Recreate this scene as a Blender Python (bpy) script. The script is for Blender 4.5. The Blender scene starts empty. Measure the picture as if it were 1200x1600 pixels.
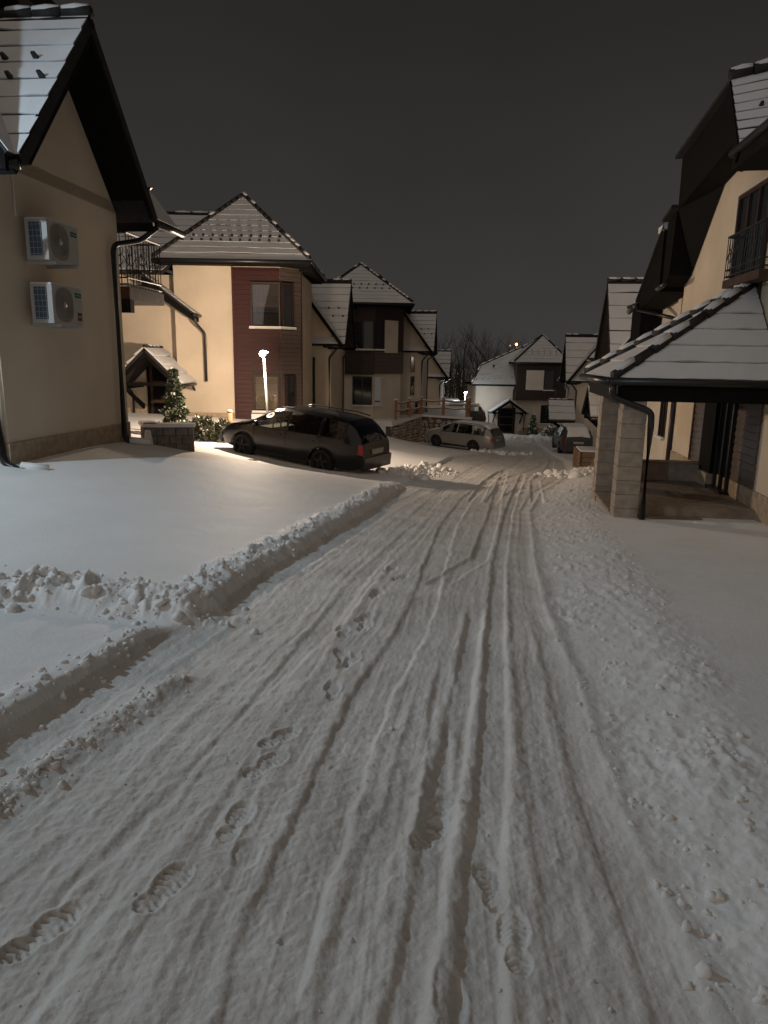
import bpy, math, random
import numpy as np
random.seed(7); rng = np.random.default_rng(7)
R = math.radians
scene = bpy.context.scene
COL = scene.collection

# ------------------------------------------------------------------ camera, sky, sun, exposure
cam_d = bpy.data.cameras.new('camera'); cam = bpy.data.objects.new('camera', cam_d); COL.objects.link(cam)
cam.location = (0, 0, 1.6)
cam.rotation_mode = 'QUATERNION'
from mathutils import Euler, Quaternion, Vector, Matrix
cam.rotation_quaternion = Euler((R(90 - 12.31), 0, 0)).to_quaternion() @ Quaternion((0, 0, 1), 0.0175)
cam_d.sensor_fit = 'VERTICAL'; cam_d.sensor_height = 36.0; cam_d.lens = 36.0 * 1100 / 1600
cam_d.clip_start = 0.05; cam_d.clip_end = 1500
scene.camera = cam

world = bpy.data.worlds.new('World'); scene.world = world; world.use_nodes = True
wn = world.node_tree; wn.nodes.clear()
wo = wn.nodes.new('ShaderNodeOutputWorld'); bg = wn.nodes.new('ShaderNodeBackground')
sky = wn.nodes.new('ShaderNodeTexSky'); sky.sky_type = 'NISHITA'; sky.sun_disc = False
sky.sun_elevation = R(40); sky.sun_rotation = R(204)
hsv = wn.nodes.new('ShaderNodeHueSaturation'); hsv.inputs['Saturation'].default_value = 0.05; hsv.inputs['Value'].default_value = 0.0012
tc = wn.nodes.new('ShaderNodeTexCoord'); sx = wn.nodes.new('ShaderNodeSeparateXYZ')
ramp = wn.nodes.new('ShaderNodeValToRGB')          # low cloud lit from below by the village: paler towards the horizon
e = ramp.color_ramp.elements
e[0].position = 0.0; e[0].color = (0.050, 0.047, 0.0445, 1)
e[1].position = 0.75; e[1].color = (0.0165, 0.0145, 0.0128, 1)
m = e.new(0.15); m.color = (0.039, 0.0358, 0.0328, 1); m = e.new(0.38); m.color = (0.0225, 0.0202, 0.0182, 1)
cn = wn.nodes.new('ShaderNodeTexNoise'); cn.inputs['Scale'].default_value = 2.2; cn.inputs['Detail'].default_value = 3
cm = wn.nodes.new('ShaderNodeMapRange'); cm.inputs['From Min'].default_value = 0.3; cm.inputs['From Max'].default_value = 0.7; cm.inputs['To Min'].default_value = 0.84; cm.inputs['To Max'].default_value = 1.16
mul = wn.nodes.new('ShaderNodeVectorMath'); mul.operation = 'SCALE'
add = wn.nodes.new('ShaderNodeVectorMath'); add.operation = 'ADD'
L = wn.links.new
L(tc.outputs['Generated'], sx.inputs[0]); L(sx.outputs['Z'], ramp.inputs['Fac'])
L(tc.outputs['Generated'], cn.inputs['Vector']); L(cn.outputs['Fac'], cm.inputs['Value'])
L(ramp.outputs['Color'], mul.inputs[0]); L(cm.outputs['Result'], mul.inputs['Scale'])
L(sky.outputs['Color'], hsv.inputs['Color']); L(hsv.outputs['Color'], add.inputs[0]); L(mul.outputs[0], add.inputs[1])
L(add.outputs[0], bg.inputs['Color']); bg.inputs['Strength'].default_value = 0.82; L(bg.outputs[0], wo.inputs['Surface'])

sun_d = bpy.data.lights.new('sun', 'SUN'); sun = bpy.data.objects.new('sun', sun_d); COL.objects.link(sun)
SUN_E = 0.50
sun_d.energy = SUN_E; sun_d.angle = R(100); sun_d.color = (1.0, 0.86, 0.73)
sun.rotation_euler = (R(52), 0, R(-24))
scene.view_settings.view_transform = 'Standard'; scene.view_settings.look = 'None'
scene.view_settings.exposure = 0.0; scene.view_settings.gamma = 1.0
LAMP1, LAMP2, LAMP0 = 1400.0, 220.0, 820.0

# ------------------------------------------------------------------ materials
MATS = {}
def mat(name, col, rough=0.7, metal=0.0, var=0.12, scale=6.0, bump=0.0, bscale=60.0, spec=0.35, col2=None, vscale=None):
    if name in MATS: return MATS[name]
    m = bpy.data.materials.new(name); m.use_nodes = True; nt = m.node_tree
    b = nt.nodes['Principled BSDF']; b.inputs['Roughness'].default_value = rough; b.inputs['Metallic'].default_value = metal
    b.inputs['Specular IOR Level'].default_value = spec
    t = nt.nodes.new('ShaderNodeTexCoord')
    n = nt.nodes.new('ShaderNodeTexNoise'); n.inputs['Scale'].default_value = scale; n.inputs['Detail'].default_value = 5
    if vscale:
        mp = nt.nodes.new('ShaderNodeMapping'); mp.inputs['Scale'].default_value = vscale
        nt.links.new(t.outputs['Object'], mp.inputs['Vector']); nt.links.new(mp.outputs['Vector'], n.inputs['Vector'])
    else:
        nt.links.new(t.outputs['Object'], n.inputs['Vector'])
    r = nt.nodes.new('ShaderNodeValToRGB')
    c2 = col2 or tuple(c * (1 + var) for c in col); c1 = tuple(c * (1 - var) for c in col) if not col2 else col
    r.color_ramp.elements[0].position = 0.3; r.color_ramp.elements[1].position = 0.7
    r.color_ramp.elements[0].color = (*c1, 1); r.color_ramp.elements[1].color = (*c2, 1)
    nt.links.new(n.outputs['Fac'], r.inputs['Fac']); nt.links.new(r.outputs['Color'], b.inputs['Base Color'])
    if bump:
        n2 = nt.nodes.new('ShaderNodeTexNoise'); n2.inputs['Scale'].default_value = bscale; n2.inputs['Detail'].default_value = 6
        nt.links.new(t.outputs['Object'], n2.inputs['Vector'])
        bp = nt.nodes.new('ShaderNodeBump'); bp.inputs['Strength'].default_value = 0.6; bp.inputs['Distance'].default_value = bump
        nt.links.new(n2.outputs['Fac'], bp.inputs['Height']); nt.links.new(bp.outputs['Normal'], b.inputs['Normal'])
    MATS[name] = m; return m
SNOW = mat('snow', (0.78, 0.77, 0.76), 0.65, var=0.03, scale=1.5, bump=0.006, bscale=45, spec=0.2)
ROADSNOW = mat('road_snow', (0.58, 0.555, 0.525), 0.7, col2=(0.74, 0.72, 0.695), scale=2.3, bump=0.008, bscale=52, spec=0.2)
ROOFSNOW = mat('roof_snow', (0.62, 0.615, 0.62), 0.7, var=0.04, scale=2.0, bump=0.008, bscale=18, spec=0.15)
STUCCO = mat('stucco', (0.60, 0.505, 0.39), 0.92, var=0.10, scale=0.8, bump=0.004, bscale=140, spec=0.1)
STUCCO2 = mat('pale_stucco', (0.60, 0.52, 0.43), 0.92, var=0.10, scale=0.8, bump=0.004, bscale=140, spec=0.1)
PLINTH = mat('plinth_stone', (0.36, 0.28, 0.20), 0.9, var=0.25, scale=9, bump=0.006, bscale=40, spec=0.1)
BLACKWOOD = mat('black_timber', (0.006, 0.005, 0.0045), 0.8, var=0.3, scale=5, spec=0.12)
BROWNWOOD = mat('brown_timber', (0.05, 0.028, 0.02), 0.65, var=0.3, scale=7, spec=0.25)
REDWOOD = mat('red_cladding', (0.048, 0.015, 0.013), 0.55, var=0.25, scale=2, vscale=(3, 3, 40), spec=0.35)
DARKCLAD = mat('dark_cladding', (0.040, 0.025, 0.021), 0.55, var=0.25, scale=2, vscale=(3, 3, 40), spec=0.3)
GREYCLAD = mat('grey_brown_cladding', (0.10, 0.075, 0.065), 0.4, var=0.25, scale=2, vscale=(4, 4, 40), spec=0.5)
TILE = mat('black_roof_tile', (0.022, 0.02, 0.02), 0.7, var=0.3, scale=8, spec=0.3)
METAL = mat('black_metal', (0.012, 0.012, 0.013), 0.38, 0.0, var=0.2, spec=0.5)
IRON = mat('wrought_iron', (0.012, 0.012, 0.012), 0.5, spec=0.4)
FRAME = mat('dark_frame', (0.035, 0.02, 0.016), 0.5, spec=0.4)
SILL = mat('pale_sill', (0.6, 0.56, 0.5), 0.6)
BLOCK = mat('grey_block', (0.20, 0.17, 0.16), 0.9, var=0.3, scale=7, bump=0.006, bscale=50, spec=0.1)
MORTAR = mat('mortar', (0.10, 0.085, 0.08), 0.95)
STONE = mat('wall_stone', (0.30, 0.24, 0.17), 0.9, col2=(0.50, 0.44, 0.35), scale=2.2, bump=0.006, spec=0.1)
PILLAR = mat('pillar_stone', (0.33, 0.27, 0.215), 0.85, var=0.2, scale=7, bump=0.004, bscale=60, spec=0.15)
PORCHTILE = mat('porch_tile', (0.26, 0.20, 0.15), 0.75, var=0.25, scale=5, spec=0.2)
POSTWOOD = mat('post_wood', (0.30, 0.15, 0.07), 0.7, var=0.25, scale=9)
TIMBER = mat('weathered_timber', (0.17, 0.12, 0.09), 0.8, var=0.3, scale=4, vscale=(3, 3, 30))
ACWHITE = mat('ac_casing', (0.40, 0.375, 0.345), 0.45, var=0.03)
ACGRILLE = mat('ac_grille', (0.22, 0.195, 0.17), 0.6, var=0.1)
ACCOIL = mat('ac_coil', (0.05, 0.085, 0.15), 0.4, var=0.2, scale=30)
GREEN = mat('green_print', (0.01, 0.10, 0.06), 0.5); REDP = mat('red_print', (0.16, 0.03, 0.03), 0.5); WHITEP = mat('white_print', (0.6, 0.6, 0.6), 0.5)
POLE = mat('lamp_pole', (0.30, 0.285, 0.265), 0.45, var=0.05)
RUBBER = mat('tyre_rubber', (0.014, 0.014, 0.014), 0.8)
RIM = mat('dark_rim', (0.05, 0.05, 0.055), 0.4, 0.6)
PAINT_D = mat('dark_paint', (0.007, 0.007, 0.010), 0.2, 0.0, var=0.1, spec=0.5)
PAINT_S = mat('silver_paint', (0.27, 0.26, 0.245), 0.35, 0.3, var=0.05, spec=0.5)
PAINT_G = mat('grey_paint', (0.06, 0.058, 0.058), 0.4, 0.2, var=0.05, spec=0.5)
TAIL = mat('tail_light_red', (0.38, 0.025, 0.02), 0.25, spec=0.6)
PLATE = mat('plate_white', (0.35, 0.33, 0.28), 0.5); HEAD = mat('headlight', (0.4, 0.4, 0.42), 0.15, spec=0.8)
INTERIOR = mat('car_interior', (0.02, 0.02, 0.02), 0.9)
BARK = mat('bark', (0.055, 0.042, 0.032), 0.9, var=0.25)
NEEDLE = mat('needle', (0.055, 0.075, 0.035), 0.7, var=0.35, scale=20); LEAF = mat('olive_leaf', (0.065, 0.07, 0.03), 0.65, var=0.4, scale=20)
CURTAIN = mat('curtain', (0.34, 0.33, 0.34), 0.9, var=0.05)
BLIND = mat('blind', (0.48, 0.36, 0.22), 0.8, var=0.05)
def glass_mat(name, tint, fac, rough=0.03):
    m = bpy.data.materials.new(name); m.use_nodes = True; nt = m.node_tree; nt.nodes.clear()
    o = nt.nodes.new('ShaderNodeOutputMaterial'); mx = nt.nodes.new('ShaderNodeMixShader')
    t = nt.nodes.new('ShaderNodeBsdfTransparent'); t.inputs[0].default_value = (*tint, 1)
    g = nt.nodes.new('ShaderNodeBsdfGlossy'); g.inputs['Roughness'].default_value = rough; g.inputs['Color'].default_value = (0.9, 0.9, 0.95, 1)
    f = nt.nodes.new('ShaderNodeFresnel'); f.inputs['IOR'].default_value = 1.5
    mr = nt.nodes.new('ShaderNodeMapRange'); mr.inputs['To Min'].default_value = fac; mr.inputs['To Max'].default_value = 1
    nt.links.new(f.outputs[0], mr.inputs['Value']); nt.links.new(mr.outputs[0], mx.inputs[0])
    nt.links.new(t.outputs[0], mx.inputs[1]); nt.links.new(g.outputs[0], mx.inputs[2]); nt.links.new(mx.outputs[0], o.inputs[0])
    return m
GLASS = glass_mat('car_glass', (0.72, 0.76, 0.70), 0.02); WGLASS = glass_mat('window_glass', (0.75, 0.77, 0.8), 0.06)
DARKGLASS = mat('dark_glass', (0.012, 0.014, 0.016), 0.06, var=0.1, spec=0.6)
def emit(name, col, s):
    m = bpy.data.materials.new(name); m.use_nodes = True; b = m.node_tree.nodes['Principled BSDF']
    b.inputs['Base Color'].default_value = (*col, 1); b.inputs['Emission Color'].default_value = (*col, 1); b.inputs['Emission Strength'].default_value = s
    return m
BULBW = emit('warm_bulb', (1, 0.80, 0.58), 30); BULBC = emit('cool_bulb', (0.9, 0.95, 1), 40); BULBO = emit('orange_bulb', (1, 0.45, 0.12), 10)

# ------------------------------------------------------------------ object helpers
ROOT = {}
def thing(name, label, cat, loc, group=None):
    o = bpy.data.objects.new(name, None); COL.objects.link(o); o.location = loc; o.empty_display_size = 0.3
    o['label'] = label; o['category'] = cat
    if group: o['group'] = group
    ROOT[o.name] = Vector(loc); return o
def tag(o, label=None, cat=None, group=None, kind=None):
    if label: o['label'] = label
    if cat: o['category'] = cat
    if group: o['group'] = group
    if kind: o['kind'] = kind
    return o
class MB:
    def __init__(s): s.v = []; s.f = []
    def add(s, vs, fs):
        k = len(s.v); s.v += [tuple(map(float, p)) for p in vs]; s.f += [tuple(i + k for i in f) for f in fs]; return s
    def hexa(s, p): return s.add(p, [(0, 3, 2, 1), (4, 5, 6, 7), (0, 1, 5, 4), (1, 2, 6, 5), (2, 3, 7, 6), (3, 0, 4, 7)])
    def box(s, a, b):
        (x0, y0, z0), (x1, y1, z1) = a, b
        return s.hexa([(x0, y0, z0), (x1, y0, z0), (x1, y1, z0), (x0, y1, z0), (x0, y0, z1), (x1, y0, z1), (x1, y1, z1), (x0, y1, z1)])
    def prism(s, poly, vec):
        n = len(poly); q = [(p[0] + vec[0], p[1] + vec[1], p[2] + vec[2]) for p in poly]
        return s.add(list(poly) + q, [tuple(range(n))[::-1], tuple(range(n, 2 * n))] + [(i, (i + 1) % n, n + (i + 1) % n, n + i) for i in range(n)])
    def tube(s, pts, r, n=8, closed=False):
        pts = [Vector(p) for p in pts]; rings = []
        rr = r if isinstance(r, (list, tuple)) else [r] * len(pts)
        for i, p in enumerate(pts):
            a = pts[max(i - 1, 0)]; b = pts[min(i + 1, len(pts) - 1)]; d = (b - a).normalized()
            u = d.cross(Vector((0, 0, 1)));
            if u.length < 1e-3: u = d.cross(Vector((1, 0, 0)))
            u.normalize(); w = u.cross(d)
            rings.append([p + rr[i] * (math.cos(2 * math.pi * k / n) * u + math.sin(2 * math.pi * k / n) * w) for k in range(n)])
        vs = [q for ring in rings for q in ring]; fs = []
        for i in range(len(pts) - 1):
            for k in range(n): fs.append((i * n + k, i * n + (k + 1) % n, (i + 1) * n + (k + 1) % n, (i + 1) * n + k))
        fs += [tuple(range(n))[::-1], tuple(range((len(pts) - 1) * n, len(pts) * n))]
        return s.add(vs, fs)
    def build(s, name, m, parent=None, smooth=False, local=False, root=None):
        me = bpy.data.meshes.new(name); off = Vector((0, 0, 0))
        r = root if root is not None else parent
        while r is not None and r.parent is not None: r = r.parent
        if r is not None and not local: off = Vector(r.location)
        me.from_pydata([(x - off.x, y - off.y, z - off.z) for x, y, z in s.v], [], s.f); me.update()
        me.materials.append(m)
        if smooth: me.polygons.foreach_set('use_smooth', [True] * len(me.polygons))
        o = bpy.data.objects.new(name, me); COL.objects.link(o)
        if parent is not None: o.parent = parent
        return o
class Frame:
    """u runs along a wall, v out of the wall towards the viewer's side, z up."""
    def __init__(s, o, ang, side):
        a = R(ang); s.o = o
        if side == 'L': s.d = (math.sin(a), math.cos(a)); s.n = (math.cos(a), -math.sin(a))
        elif side == 'R': s.d = (math.sin(a), math.cos(a)); s.n = (-math.cos(a), math.sin(a))
        else: s.d = (math.cos(a), math.sin(a)); s.n = (math.sin(a), -math.cos(a))     # faces the camera
    def w(s, u, v, z): return (s.o[0] + u * s.d[0] + v * s.n[0], s.o[1] + u * s.d[1] + v * s.n[1], z)
    def hx(s, mb, u0, u1, v0, v1, z0, z1):
        W = s.w
        return mb.hexa([W(u0, v0, z0), W(u1, v0, z0), W(u1, v1, z0), W(u0, v1, z0), W(u0, v0, z1), W(u1, v0, z1), W(u1, v1, z1), W(u0, v1, z1)])
    def box(s, name, m, parent, u0, u1, v0, v1, z0, z1): return s.hx(MB(), u0, u1, v0, v1, z0, z1).build(name, m, parent)
def lerp(a, b, t): return Vector(a) * (1 - t) + Vector(b) * t

# ------------------------------------------------------------------ terrain function
CP = [(0,0,0),(0,4,-.22),(1,8,-.55),(1.2,12,-.9),(1.5,16,-1.2),(2,20,-1.55),(3,25,-2.02),(4,30,-2.5),(6,42,-3.6),(8,52,-4.15),(8,60,-4.35),(14,60,-4.5),(12,80,-5.2),(0,-12,.6),(5,-12,.5),(-8,-12,.8),
(4.5,12.5,-1.15),(6.5,13.2,-1.15),(7,6,-.6),(4,5,-.42),(9,-2,-.2),(9,20,-1.75),(10,30,-2.6),(11.5,42,-3.6),(20,20,-1.7),(22,45,-3.8),(25,70,-5),
(-4.85,9.1,.05),(-4.5,12.4,.02),(-4.1,12.9,-.17),(-3.7,19,-1.0),(-1.35,17.8,-1.3),(-5.3,25.3,-.68),(-8,25.3,-.6),(-3.1,25.3,-.8),(-6,20,-.75),(-10,12,.15),(-10,2,.5),(-4,4,.05),(-2.6,7,-.2),
(-.5,27,-1.75),(-2.4,31,-1.2),(0,35,-2.3),(-5,35,-1.3),(1.5,38,-2.95),(4.5,39,-3.35),(-20,20,-.2),(-25,50,-1.5),(-8,60,-3),(0,90,-5),(-30,90,-3),(40,90,-5.5)]
CPa = np.array(CP, float); NC = len(CPa)
def _phi(r2): return np.where(r2 > 0, .5 * r2 * np.log(np.maximum(r2, 1e-12)), 0)
_A = _phi(((CPa[:, None, :2] - CPa[None, :, :2]) ** 2).sum(-1)) + np.eye(NC) * 2.0
_P = np.c_[np.ones(NC), CPa[:, :2]]
_W = np.linalg.solve(np.block([[_A, _P], [_P.T, np.zeros((3, 3))]]), np.r_[CPa[:, 2], 0, 0, 0])
def G(x, y):
    x = np.clip(np.asarray(x, float), -45, 55); y = np.clip(np.asarray(y, float), -16, 100)
    out = _W[NC] + _W[NC + 1] * x + _W[NC + 2] * y
    for i in range(NC): out = out + _W[i] * _phi((x - CPa[i, 0]) ** 2 + (y - CPa[i, 1]) ** 2)
    return out
def _hash(ix, iy, s):
    h = (ix.astype(np.int64) * 374761393 + iy.astype(np.int64) * 668265263 + s * 974634777) & 0x7fffffff
    h = ((h ^ (h >> 13)) * 1274126177) & 0x7fffffff
    return ((h ^ (h >> 16)) & 0xffff) / 65535.0
def vnoise(x, y, s=0):
    ix = np.floor(x); iy = np.floor(y); fx = x - ix; fy = y - iy
    fx = fx * fx * (3 - 2 * fx); fy = fy * fy * (3 - 2 * fy)
    a = _hash(ix, iy, s); b = _hash(ix + 1, iy, s); c = _hash(ix, iy + 1, s); d = _hash(ix + 1, iy + 1, s)
    return a + (b - a) * fx + (c - a) * fy + (a - b - c + d) * fx * fy
def fbm(x, y, o=4, s=0):
    t = 0; a = .5
    for k in range(o): t = t + a * (vnoise(x, y, s + k) - .5); x = x * 2.03 + 5.1; y = y * 2.03 + 1.7; a *= .5
    return t
def billow(x, y, o=3, s=0):
    t = 0; a = .55
    for k in range(o): t = t + a * (1 - np.abs(2 * vnoise(x, y, s + k) - 1)); x = x * 2.1 + 3.3; y = y * 2.1 + 7.7; a *= .5
    return t
def sst(a, b, x):
    t = np.clip((x - a) / (b - a), 0, 1); return t * t * (3 - 2 * t)
def pdist(x, y, pl):
    """distance to a polyline, signed (+ on its right going along it)"""
    best = np.full(np.shape(x), 1e9); sg = np.ones(np.shape(x))
    for (x0, y0), (x1, y1) in zip(pl[:-1], pl[1:]):
        dx, dy = x1 - x0, y1 - y0; t = np.clip(((x - x0) * dx + (y - y0) * dy) / (dx * dx + dy * dy), 0, 1)
        ex = x - x0 - t * dx; ey = y - y0 - t * dy; d = np.hypot(ex, ey); k = d < best
        best = np.where(k, d, best); sg = np.where(k, np.sign(ex * dy - ey * dx), sg)
    return best * sg
LE = np.array([(-6,-2.3),(0,-1.95),(2.77,-1.65),(3.29,-1.54),(4.1,-1.40),(4.76,-1.15),(5.75,-1.08),(7.19,-.74),(8.43,-.47),(10.3,-.1),(13.76,.37),(17.96,.75),(21.8,1.75),(27.8,2.7),(37.5,6.4),(50,8.0),(60,9),(95,10)])
RE = np.array([(-6,.6),(1.47,.92),(2.3,.94),(3,1.01),(3.93,1.14),(5.28,1.28),(7.3,1.6),(12.3,2.56),(15.4,3.42),(20.85,5.44),(30,7.6),(40,9.2),(60,12),(95,14)])
RO = np.array([(-6,1.2),(1.4,1.3),(2,1.45),(2.67,1.62),(3.48,1.78),(4.78,2.08),(7.64,2.65),(12.9,3.85),(18.5,5.6),(30,8.0),(95,15)])
RUTS = [  # polyline, offset, half width, depth, ridge
 ([(-.45,1.2),(-.41,1.47),(-.38,1.88),(-.29,2.53),(-.13,3.65),(.06,4.44),(.21,5.23),(.43,6.9),(.8,9.53),(1.46,13.21),(3.62,22.06)], .10, .10, .030, .012),
 ([(-.26,1.2),(-.21,1.48),(-.13,1.81),(-.07,2.18),(.02,2.47),(.2,3.6)], .06, .05, .016, .014),
 ([(-.03,1.2),(.02,1.49),(.1,1.89),(.16,2.32),(.22,2.9),(.26,3.46),(.38,4.14)], .05, .045, .035, .026),
 ([(.15,2.2),(.27,2.79),(.42,3.65),(.73,5.44)], .04, .055, .05, .022),
 ([(.15,1.2),(.23,1.63),(.32,2.15),(.48,2.99),(.73,4.57),(1.17,7.16),(2.11,11.97),(4.17,21.21)], .055, .06, .042, .022),
 ([(.42,1.2),(.60,2.24),(.74,3.29),(.93,4.6),(1.34,7.22),(2.24,12.05),(4.52,21.5)], .04, .06, .016, .012),
 ([(.85,1.2),(.94,2.31),(1.01,2.99),(1.14,3.93),(1.28,5.28),(1.6,7.31),(2.56,12.26),(3.42,15.44),(5.44,20.85)], -.06, .07, .028, .012),
 ([(.47,6.0),(1.05,7.38),(1.73,10.89),(2.71,16.37),(3.87,22.32)], 0, .085, .055, .02),
 ([(-1.65,1.9),(-1.52,2.52),(-1.44,3.27),(-1.2,4.18),(-.93,5.8),(-.55,7.44),(0,10.08),(.9,14.5)], 0, .085, .022, .01),
 ([(-1.3,1.2),(-1.12,1.79),(-.95,2.25),(-.81,3.08),(-.49,4.33),(-.22,6.14),(.46,9.86),(1.42,15.47),(3.0,22)], 0, .10, .018, .012),
 ([(-1.05,1.2),(-.97,1.5),(-.92,1.89),(-.75,2.52),(-.57,3.5),(-.17,6.16),(.55,9.6)], .02, .09, .02, .014),
 ([(-.72,1.2),(-.62,2.0),(-.45,3.2),(-.1,5.2),(.3,7.6),(.9,11)], 0, .05, .008, .012),
 ([(2.0,13),(2.9,17),(4.4,20),(6.5,23)], 0, .1, .05, .03), ([(2.6,14.5),(3.2,16.2),(4.8,18.3),(6.8,20)], 0, .09, .05, .03),
 ([(1.7,13.0),(2.7,18),(4.6,25),(6.6,33),(8.2,44)], 0, .11, .05, .03), ([(3.0,13.5),(4.0,18.5),(5.9,25),(7.9,33),(9.6,44)], 0, .11, .05, .03),
 ([(1.0,13.5),(1.9,18),(3.5,25),(6.0,35)], 0, .10, .04, .02), ([(2.4,17),(3.4,19),(5.2,24),(6.9,30)], 0, .10, .05, .03),
]
FEET = [(-.13,4.90,25,0),(-.12,4.72,10,0),(-.27,4.55,-5,0),(-.24,4.09,-12,0),(-.20,4.00,20,0),(-.26,3.56,-8,0),(-.47,2.98,35,0),(-.49,2.73,30,0),(-.53,2.31,8,1),(-.46,2.08,5,2),(-.68,1.93,20,0),(-.97,1.73,25,0),
        (.385,2.06,-3,1),(.42,1.80,4,1),(.20,1.55,0,2),(.25,2.50,20,0),(.19,2.33,25,0),(.07,6.49,20,0),(.16,6.2,30,0),(-.05,5.6,15,0)]
def surf(x, y):
    """final snow surface; also returns the road mask"""
    x = np.asarray(x, float); y = np.asarray(y, float)
    z = G(x, y); fade = np.clip(1.4 - y / 60, .0, 1)
    le = np.interp(y, LE[:, 0], LE[:, 1]); re = np.interp(y, RE[:, 0], RE[:, 1]); ro = np.interp(y, RO[:, 0], RO[:, 1])
    n1 = fbm(x * 3, y * 3, 3, 11); wob = n1 * np.where(y > 4.6, .12, .05) + np.where(y > 4.5, .05, .012) * fbm(x * 14, y * 14, 2, 13)
    dl = le + wob - x                       # >0 : left of the road
    gap = np.exp(-((y - 4.38) / .22) ** 2)   # the cleared mouth of the drive
    gap2 = np.exp(-((y - 15.6) / 1.5) ** 2)
    step = np.where(y > 4.5, .115, .095) * (1 - .75 * gap) * (1 - .8 * gap2) * np.where(y > 18, .7, 1)
    z = z + step * sst(-.03, np.where(y > 4.6, .12, .07), dl)
    bil = billow(x * 4.5, y * 4.5, 4, 21)
    ridge = np.where((y > 4.5) & (y < 14.6), 1, 0) * sst(4.5, 5.0, y) * (1 - sst(13.8, 14.6, y)) + .45 * sst(17, 18, y) * (1 - sst(21, 22, y))
    z = z + ridge * np.exp(-((dl - .24) / .12) ** 2) * (.0 + .085 * bil ** 2.4 * (.4 + 1.1 * vnoise(x * 1.3, y * 1.3, 24)))
    nr = np.exp(-((dl - .12) / .07) ** 2) * (y < 4.3) * (y > 0)
    z = z + nr * .035 * billow(x * 9, y * 9, 3, 31) * vnoise(x * 1.7, y * 1.7, 5)
    band = pdist(x, y, [(-4.2,4.35),(-2.9,4.45),(-2.41,4.72),(-2.0,4.74),(-1.6,4.62),(-1.25,4.62)])
    bw = np.exp(-(band / .20) ** 2)
    z = z + bw * (.005 + .13 * billow(x * 5.0 + 1, y * 5.0, 4, 41) ** 2.0) * np.where(x > -1.5, .8, 1)
    clump = pdist(x, y, [(-1.47,2.1),(-1.41,2.32),(-1.36,2.57),(-1.30,2.79),(-1.21,3.09),(-1.10,3.53)])
    z = z + np.exp(-(clump / .055) ** 2) * (.045 * billow(x * 11, y * 11, 3, 51) ** 1.6) + np.exp(-((clump + .02) / .11) ** 2) * .018
    # right shoulder
    dr = x - re - n1 * .12; w = np.maximum(ro - re, .3)
    z = z + .10 * sst(0, 1, dr / w) + .02 * np.exp(-((dr - .04) / .06) ** 2) * (1 - sst(20, 26, y))
    churn = sst(-.1, .25, dr / w) * (1 - sst(.85, 1.35, dr / w + n1 * .5)) * (1 - sst(17, 20, y))
    z = z + churn * (.035 * (billow(x * 8, y * 8, 4, 61) - .45) + .028 * fbm(x * 24, y * 24, 2, 65)) * (.35 + 1.0 * vnoise(x * 2.1, y * 2.1, 66))
    road = (dl < .02) & (dr < .05)
    rs = sst(.05, -.10, dl) * sst(.15, -.1, dr)
    # tyre tracks
    near = y < 45
    if near.any():
        xs, ys = x[near], y[near]; acc = np.zeros(xs.shape)
        for k, (pl, off, hw, dep, rid) in enumerate(RUTS):
            d = pdist(xs, ys, pl) - off; lo, hi = pl[0][1], pl[-1][1]
            rag = hw * (1 + .5 * fbm(xs * 7, ys * 7, 2, 70 + k))
            end = sst(lo, lo + .15, ys) * (1 - sst(hi - .4, hi, ys)) if lo > 1.25 else (1 - sst(hi - .4, hi, ys))
            ad = np.abs(d); var = .65 + .7 * vnoise(xs * .9 + k, ys * .9, 77)
            acc += end * var * (.34 if k in (3, 4) else .24 if k == 7 else .42 if k == 0 else .26) * (-dep * (1 - sst(rag - .012, rag + .02, ad)) + rid * np.exp(-((ad - rag - .03) / .025) ** 2) * (.3 + 1.1 * vnoise(xs * 14, ys * 14, 78)))
            if hw > .08: acc += end * .0010 * vnoise(xs * 5, ys * 5, 79) * (1 - sst(hw * .8, hw, ad)) * np.sin(ys * 95 + 3 * np.cos(d * 60)) * (ys < 5)
        z[near] += np.clip(acc, -.075, .075)
    z = z + rs * fade * (.016 * fbm(x * 1.6, y * .6, 3, 81) + .010 * fbm(x * 9, y * 4, 3, 85) + .012 * fbm(x * 30, y * 26, 3, 88))
    # low streaks between the tracks, running with the road
    sd = x - (le + re) / 2
    z = z + rs * fade * (.0026 * (vnoise(sd * 55 + 2 * fbm(x * 2, y * 2, 2, 33), y * 1.6, 93) - .5) + .0022 * (vnoise(sd * 110, y * 3, 94) - .5)) * (y < 14)
    z = z + rs * fade * 0.006 * (vnoise(sd * 11, y * .45, 91) - .5) + rs * fade * .005 * (vnoise(sd * 26, y * .8, 92) - .5)
    rough = (vnoise(x * 1.1, y * .7, 95) > .52)
    z = z + rs * fade * .020 * np.maximum(billow(x * 16, y * 12, 2, 96) - .62, 0) * sst(.45, .7, vnoise(x * 1.3, y * .8, 95))
    # smooth wind ripples on the yards
    z = z + (1 - rs) * (1 - churn) * (.035 * fbm(x * .6, y * .6, 2, 98) + .010 * fbm(x * 2.2, y * 3.0, 2, 97) + .006 * fbm(x * 7, y * 15, 2, 99) + .002 * fbm(x * 40, y * 40, 2, 100))
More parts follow.
